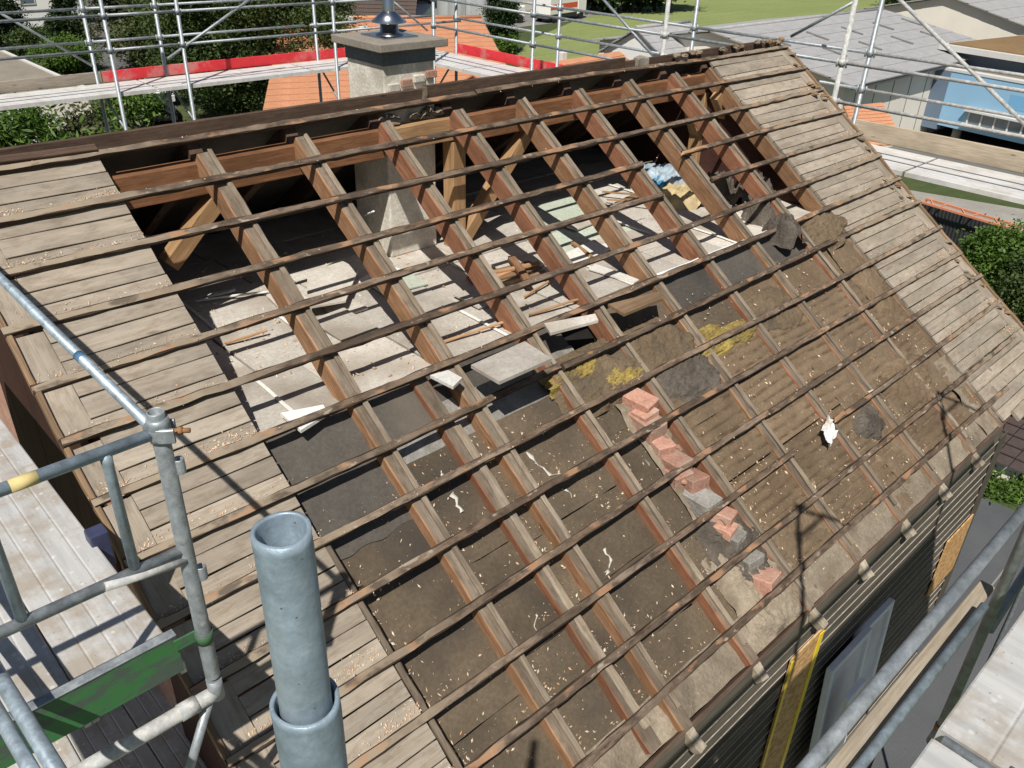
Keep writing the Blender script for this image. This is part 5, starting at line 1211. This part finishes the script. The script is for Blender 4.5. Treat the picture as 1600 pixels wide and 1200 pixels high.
# blue building
XB = S(x=50.); A0 = onx(1458, 106, XB); A1 = onx(1436, 188, XB); zt_b, zb_b = A0[2], A1[2]
print('blue', A0, A1)
y_l = A0[1]; BBs = empty('blue_building', (XB, y_l, 0), 'light blue commercial building with dark recessed ground floor and ribbon window', 'building')
y_r = y_l-40
box('upper_wall', XB, XB+.5, y_r, y_l-1.3, zb_b, zt_b, M['blue'], BBs)
box('parapet', XB-.04, XB+.6, y_r, y_l+.04, zt_b, zt_b+.14, M['fasciaw'], BBs)
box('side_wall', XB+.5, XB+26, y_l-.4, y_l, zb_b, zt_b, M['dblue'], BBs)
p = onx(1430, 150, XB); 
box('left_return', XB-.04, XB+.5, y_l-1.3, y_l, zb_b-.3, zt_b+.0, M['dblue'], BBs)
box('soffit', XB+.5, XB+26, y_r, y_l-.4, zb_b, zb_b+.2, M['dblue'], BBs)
box('roof_deck', XB+.6, XB+26, y_r, y_l-.4, zt_b-.25, zt_b-.1, M['gravelroof'], BBs)
box('ground_floor', XB+5, XB+25, y_r, y_l-1., 0, zb_b, M['dark'], BBs)
for k in range(7): tube('column', [(XB+1.0, y_l-2.2-k*5.0, 0), (XB+1.0, y_l-2.2-k*5.0, zb_b)], .28, M['slatecap'], BBs, 12)
for k in range(6): box('shop_pane', XB+4.9, XB+4.96, y_l-4.6-k*5.6, y_l-1.6-k*5.6, .4, zb_b-.6, M['glass'], BBs)
w0, w1 = onx(1521, 172, XB), onx(1521, 192, XB)
rw = box('ribbon_window', XB-.05, XB-.01, w0[1]-12, w0[1], w1[2], w0[2], M['glass'], BBs)
box('window_hood', XB-.35, XB-.012, w0[1]-12.2, w0[1]+.2, w0[2]+.0, w0[2]+.12, M['fasciaw'], rw)
box('window_sill', XB-.25, XB-.012, w0[1]-12.2, w0[1]+.2, w1[2]-.1, w1[2], M['fasciaw'], rw)
for k in range(14): box('mullion', XB-.09, XB-.052, w0[1]-.05-k*.85-.05, w0[1]-.05-k*.85+.05, w1[2], w0[2], M['fasciaw'], rw)
q0 = onx(1484, 77, XB+3.5); zu_b = q0[2]
box('upper_storey', q0[0], q0[0]+20, q0[1]-34, q0[1], zt_b-.1, zu_b, M['dblue'], BBs)
box('roof_slab', q0[0]-.9, q0[0]+21, q0[1]-34, q0[1]+.9, zu_b, zu_b+.35, M['fasciaw'], BBs)
box('sedum', q0[0]-.5, q0[0]+20.5, q0[1]-34, q0[1]+.5, zu_b+.35, zu_b+.43, M['brownroof'], BBs)
box('blue_patch', XB-.012, XB-.002, onx(1588, 150, XB)[1]-6, onx(1588, 150, XB)[1], onx(1588, 168, XB)[2], onx(1588, 145, XB)[2], plain('mid_blue', (.18, .40, .62), .8, .03), BBs)
BBs.rotation_euler.z = math.radians(-9)
# white block far right
p = gz(1480, 22); e = empty('office_block', (p[0]+12, p[1]-8, 0), 'white office block with window bands far beyond the halls', 'building')
box('wall', p[0], p[0]+14, p[1]-60, p[1]+3, 0, 12, M['wwall'], e)
for f_ in range(3):
    for k in range(16):
        wo = box('window', p[0]-.06, p[0]-.01, p[1]+1-k*3.8-2.8, p[1]+1-k*3.8, 1.2+f_*3.6, 3.1+f_*3.6, M['glass'], e)
    box('balcony_band', p[0]-1.1, p[0]-.07, p[1]-60, p[1]+3, .1+f_*3.6, 1.05+f_*3.6, M['fasciaw'], e)
# small orange roof beside the blue building
a_ = [onz(x, y, z) for x, y, z in ((1318, 166, 4.6), (1378, 160, 4.6), (1416, 226, 3.), (1345, 226, 3.))]
e = empty('orange_roof_shed', tuple(a_[0]*np.array([1, 1, 0])), 'small orange tiled roof below the warehouse wall', 'shed')
courses('roof_course', a_[0], a_[1], a_[2], a_[3], 12, M['otile'], e, .03)
poly_prism('wall', [a_[0][:2]*.985+a_[2][:2]*.015, a_[1][:2]*.97+a_[3][:2]*.03, a_[2][:2]*.97+a_[0][:2]*.03, a_[3][:2]*.97+a_[1][:2]*.03], 0, 2.6, M['bwall'], e)
# corrugated wall with orange steel lattice
a_, b_ = onz(1440, 318, 2.2), onz(1640, 378, 2.2); dd = (b_-a_); Ld = np.linalg.norm(dd[:2]); dd = dd/np.linalg.norm(dd)
e = empty('corrugated_fence', tuple((a_+b_)/2*np.array([1, 1, 0])), 'dark corrugated metal fence behind the round shrub', 'fence')
nrm = np.array([-dd[1], dd[0], 0]); nrm = nrm if nrm@(C-a_) > 0 else -nrm
M['corr'] = plain('dark_corrugated', (.035, .035, .04), .6, .15)
nC = int(Ld/.16)
for k in range(nC):
    p = a_+dd*(k*.16); V = [p+[0, 0, -2.2], p+dd*.07+nrm*.03+[0, 0, -2.2], p+dd*.09+nrm*.03+[0, 0, -2.2], p+dd*.155+[0, 0, -2.2]]; V += [v+np.array([0, 0, 2.2]) for v in V]
    V += [v-nrm*.03 for v in V]
    F = [(0, 1, 5, 4), (1, 2, 6, 5), (2, 3, 7, 6), (4, 5, 13, 12), (5, 6, 14, 13), (6, 7, 15, 14), (12, 13, 9, 8), (13, 14, 10, 9), (14, 15, 11, 10), (0, 4, 12, 8), (3, 11, 15, 7)]
    mk('metal_rib', [v-p for v in V], F, M['corr'], e, mat4=Matrix.Translation(p))
M['osteel'] = plain('orange_steel', (.62, .24, .13), .6, .1)
e = empty('steel_lattice', tuple((a_+b_)/2*np.array([1, 1, 0])), 'orange painted steel lattice girder lying on the dark corrugated fence', 'girder')
for off in (.0, .62):
    lumber('chord', a_+[0, 0, .16]+nrm*off-nrm*.3, b_+[0, 0, .16]+nrm*off-nrm*.3, .09, .09, (0, 0, 1), M['osteel'], e, 3, 0)
for k in range(int(Ld/.7)):
    p = a_+dd*(k*.7+.2)+[0, 0, .16]-nrm*.3; lumber('lattice_bar', p, p+nrm*.62+dd*(.0 if k % 2 else .5), .06, .05, (0, 0, 1), M['osteel'], e, 2, 0)
lumber('support', a_-nrm*.3+[0, 0, -2.1], a_-nrm*.3+[0, 0, .14], .08, .08, nrm, M['osteel'], e, 2, 0)
lumber('support', b_-nrm*.3+[0, 0, -2.1], b_-nrm*.3+[0, 0, .14], .08, .08, nrm, M['osteel'], e, 2, 0)
# annex with dark tiles just right of the wall
p = onz(1572, 690, .9); e = empty('annex', (p[0]+2, p[1], 0), 'low annex with dark brown tiles beside the house corner', 'building')
box('wall', p[0]-.5, p[0]+3.2, p[1]-.6, p[1]+3.0, 0, .5, M['bwall'], e)
for r in range(8):
    for c in range(9):
        lumber('roof_tile', (p[0]-.7+r*.5, p[1]-.8+c*.42+.21, .62+.04*r), (p[0]-.12+r*.5, p[1]-.8+c*.42+.21, .60+.04*r), .40, .03, (0, 0, 1), M['dtile2'], e, 2, .002)
# ------------------------------------------------------------------ trees and shrubs
def T(x, y, *a, **k): return tree(gz(x, y), *a, **k)
LF = 'dense'
tree(gz(400, 205), 11.2, 6.2, 5.2, M['leaf'], 'large dense green tree in front of the orange roof', 70000, .105, 190, cr=.95, seed=1)
tree(gz(335, 165), 10.0, 3.9, 4.6, M['leaf'], 'dense tree next to the street, left of the largest one', 36000, .105, 130, cr=.85, seed=2)
tree(gz(480, 190), 8.5, 3.6, 3.6, M['leafd'], 'darker tree crowding the right of the large dense tree', 24000, .105, 90, cr=.8, seed=3)
tree(gz(226, 112), 9.5, 3.9, 4.6, M['leafo'], 'olive green tree with pale blossom right of the street', 26000, .12, 100, cr=.9, seed=4)
tree(gz(112, 70), 6.5, 1.8, 3.0, M['leafd'], 'dark conifer left of the street beside the white house', 16000, .14, 70, cr=.7, cone=True, seed=5)
tree(gz(118, 36), 11., 2.2, 5.0, M['leafd'], 'tall dark tree close behind the white house corner', 16000, .15, 80, cr=.8, seed=6)
tree(gz(-12, 72), 6.0, 3.2, 2.9, M['leafd'], 'broad dark tree left of the white house', 20000, .13, 80, cr=.8, seed=7)
tree(gz(48, 86), 2.0, 1.8, 1.0, M['leaf'], 'mid green tree below the white house', 9000, .11, 50, cr=.5, seed=8)
tree(gz(110, 110), 2.6, 2.3, 1.3, M['leafb'], 'bright green bush beside the gravel roof', 16000, .09, 60, cr=.6, seed=9, cat='bush', name='bush')
p = at(30, 225, 24.); tree((p[0], p[1], 0), p[2]+1.0, 3.0, 2.6, M['leafb'], 'light green tree with long leaves under the near end of the far scaffold', 34000, .075, 150, cr=.6, lx=2.0, seed=10)
p = at(140, 212, 26.); tree((p[0], p[1], 0), p[2]+.7, 1.9, 2.2, M['leafo'], 'brownish leafy tree under the far scaffold deck', 18000, .07, 90, cr=.55, lx=1.5, seed=11)
tree(gz(204, 200), 2.2, 1.8, 1.0, M['leafb'], 'low bright hedge plant at the street corner', 4000, .12, 30, cr=.6, seed=12, cat='bush', name='bush')
tree(gz(783, 84), 6.4, 1.5, 3.1, M['leafd'], 'narrow upright dark shrub at the corner of the field', 14000, .12, 70, cr=.6, seed=13, cat='bush', name='bush')
tree(gz(786, 92), 2.0, 1.2, 1.0, M['leafb'], 'small yellow green bush at the foot of the narrow shrub', 2500, .13, 24, cr=.5, seed=14, cat='bush', name='bush')
for k, (x, y, h, r) in enumerate(((625, 12, 9, 4.2), (650, 10, 9, 4.2), (672, 10, 8.5, 3.6), (600, 6, 9, 4))):
    tree(gz(x, y), h, r, h*.42, M['leafd'], 'dark tree in the row left of the storage tanks', 5000, .3, 40, 'trees left of the tanks', cr=1.3, seed=20+k)
for k, x in enumerate((925, 950, 975, 1000, 1022, 1045)):
    tree(gz(x, 19-k*.6), 7.0+(k % 3), 4.2, 3.2, M['leafd'], 'dark tree in the row along the far field edge', 5000, .32, 40, 'trees along the field edge', cr=1.4, seed=30+k)
tree(gz(1402, 54), 5.0, 2.6, 2.3, M['leaf'], 'round bush on the field corner beside the warehouse', 5000, .22, 40, cr=.9, seed=40, cat='bush', name='bush')
for k, (x, y) in enumerate(((1440, 26), (1465, 22), (1420, 14))):
    tree(gz(x, y), 6.0, 3.6, 2.8, M['leaf'], 'leafy tree between the field and the white office block', 4000, .3, 36, 'trees by the office block', cr=1.3, seed=44+k)
p = gz(1556, 462); tree(p, 2.5, 1.5, 1.3, M['leafb'], 'round bright green shrub behind the right verge', 30000, .075, 110, cr=.55, seed=50, cat='bush', name='bush')
p = gz(1612, 500); tree(p, 2.4, 1.7, 1.25, M['leaf'], 'green shrub touching the round bright one', 20000, .075, 80, cr=.55, seed=51, cat='bush', name='bush')
# rough lawn beside the yard
pts = np.column_stack([rng.uniform(19.5, 29, 700), rng.uniform(-7, 2.9, 700), rng.uniform(.02, .12, 700), np.full(700, .3)])
o = leaves('lawn_grass', pts, 60000, .05, M['leafb'], None, 1.8, .1, 60); tag(o, 'bright green rough grass beside the yard', 'grass', kind='stuff')
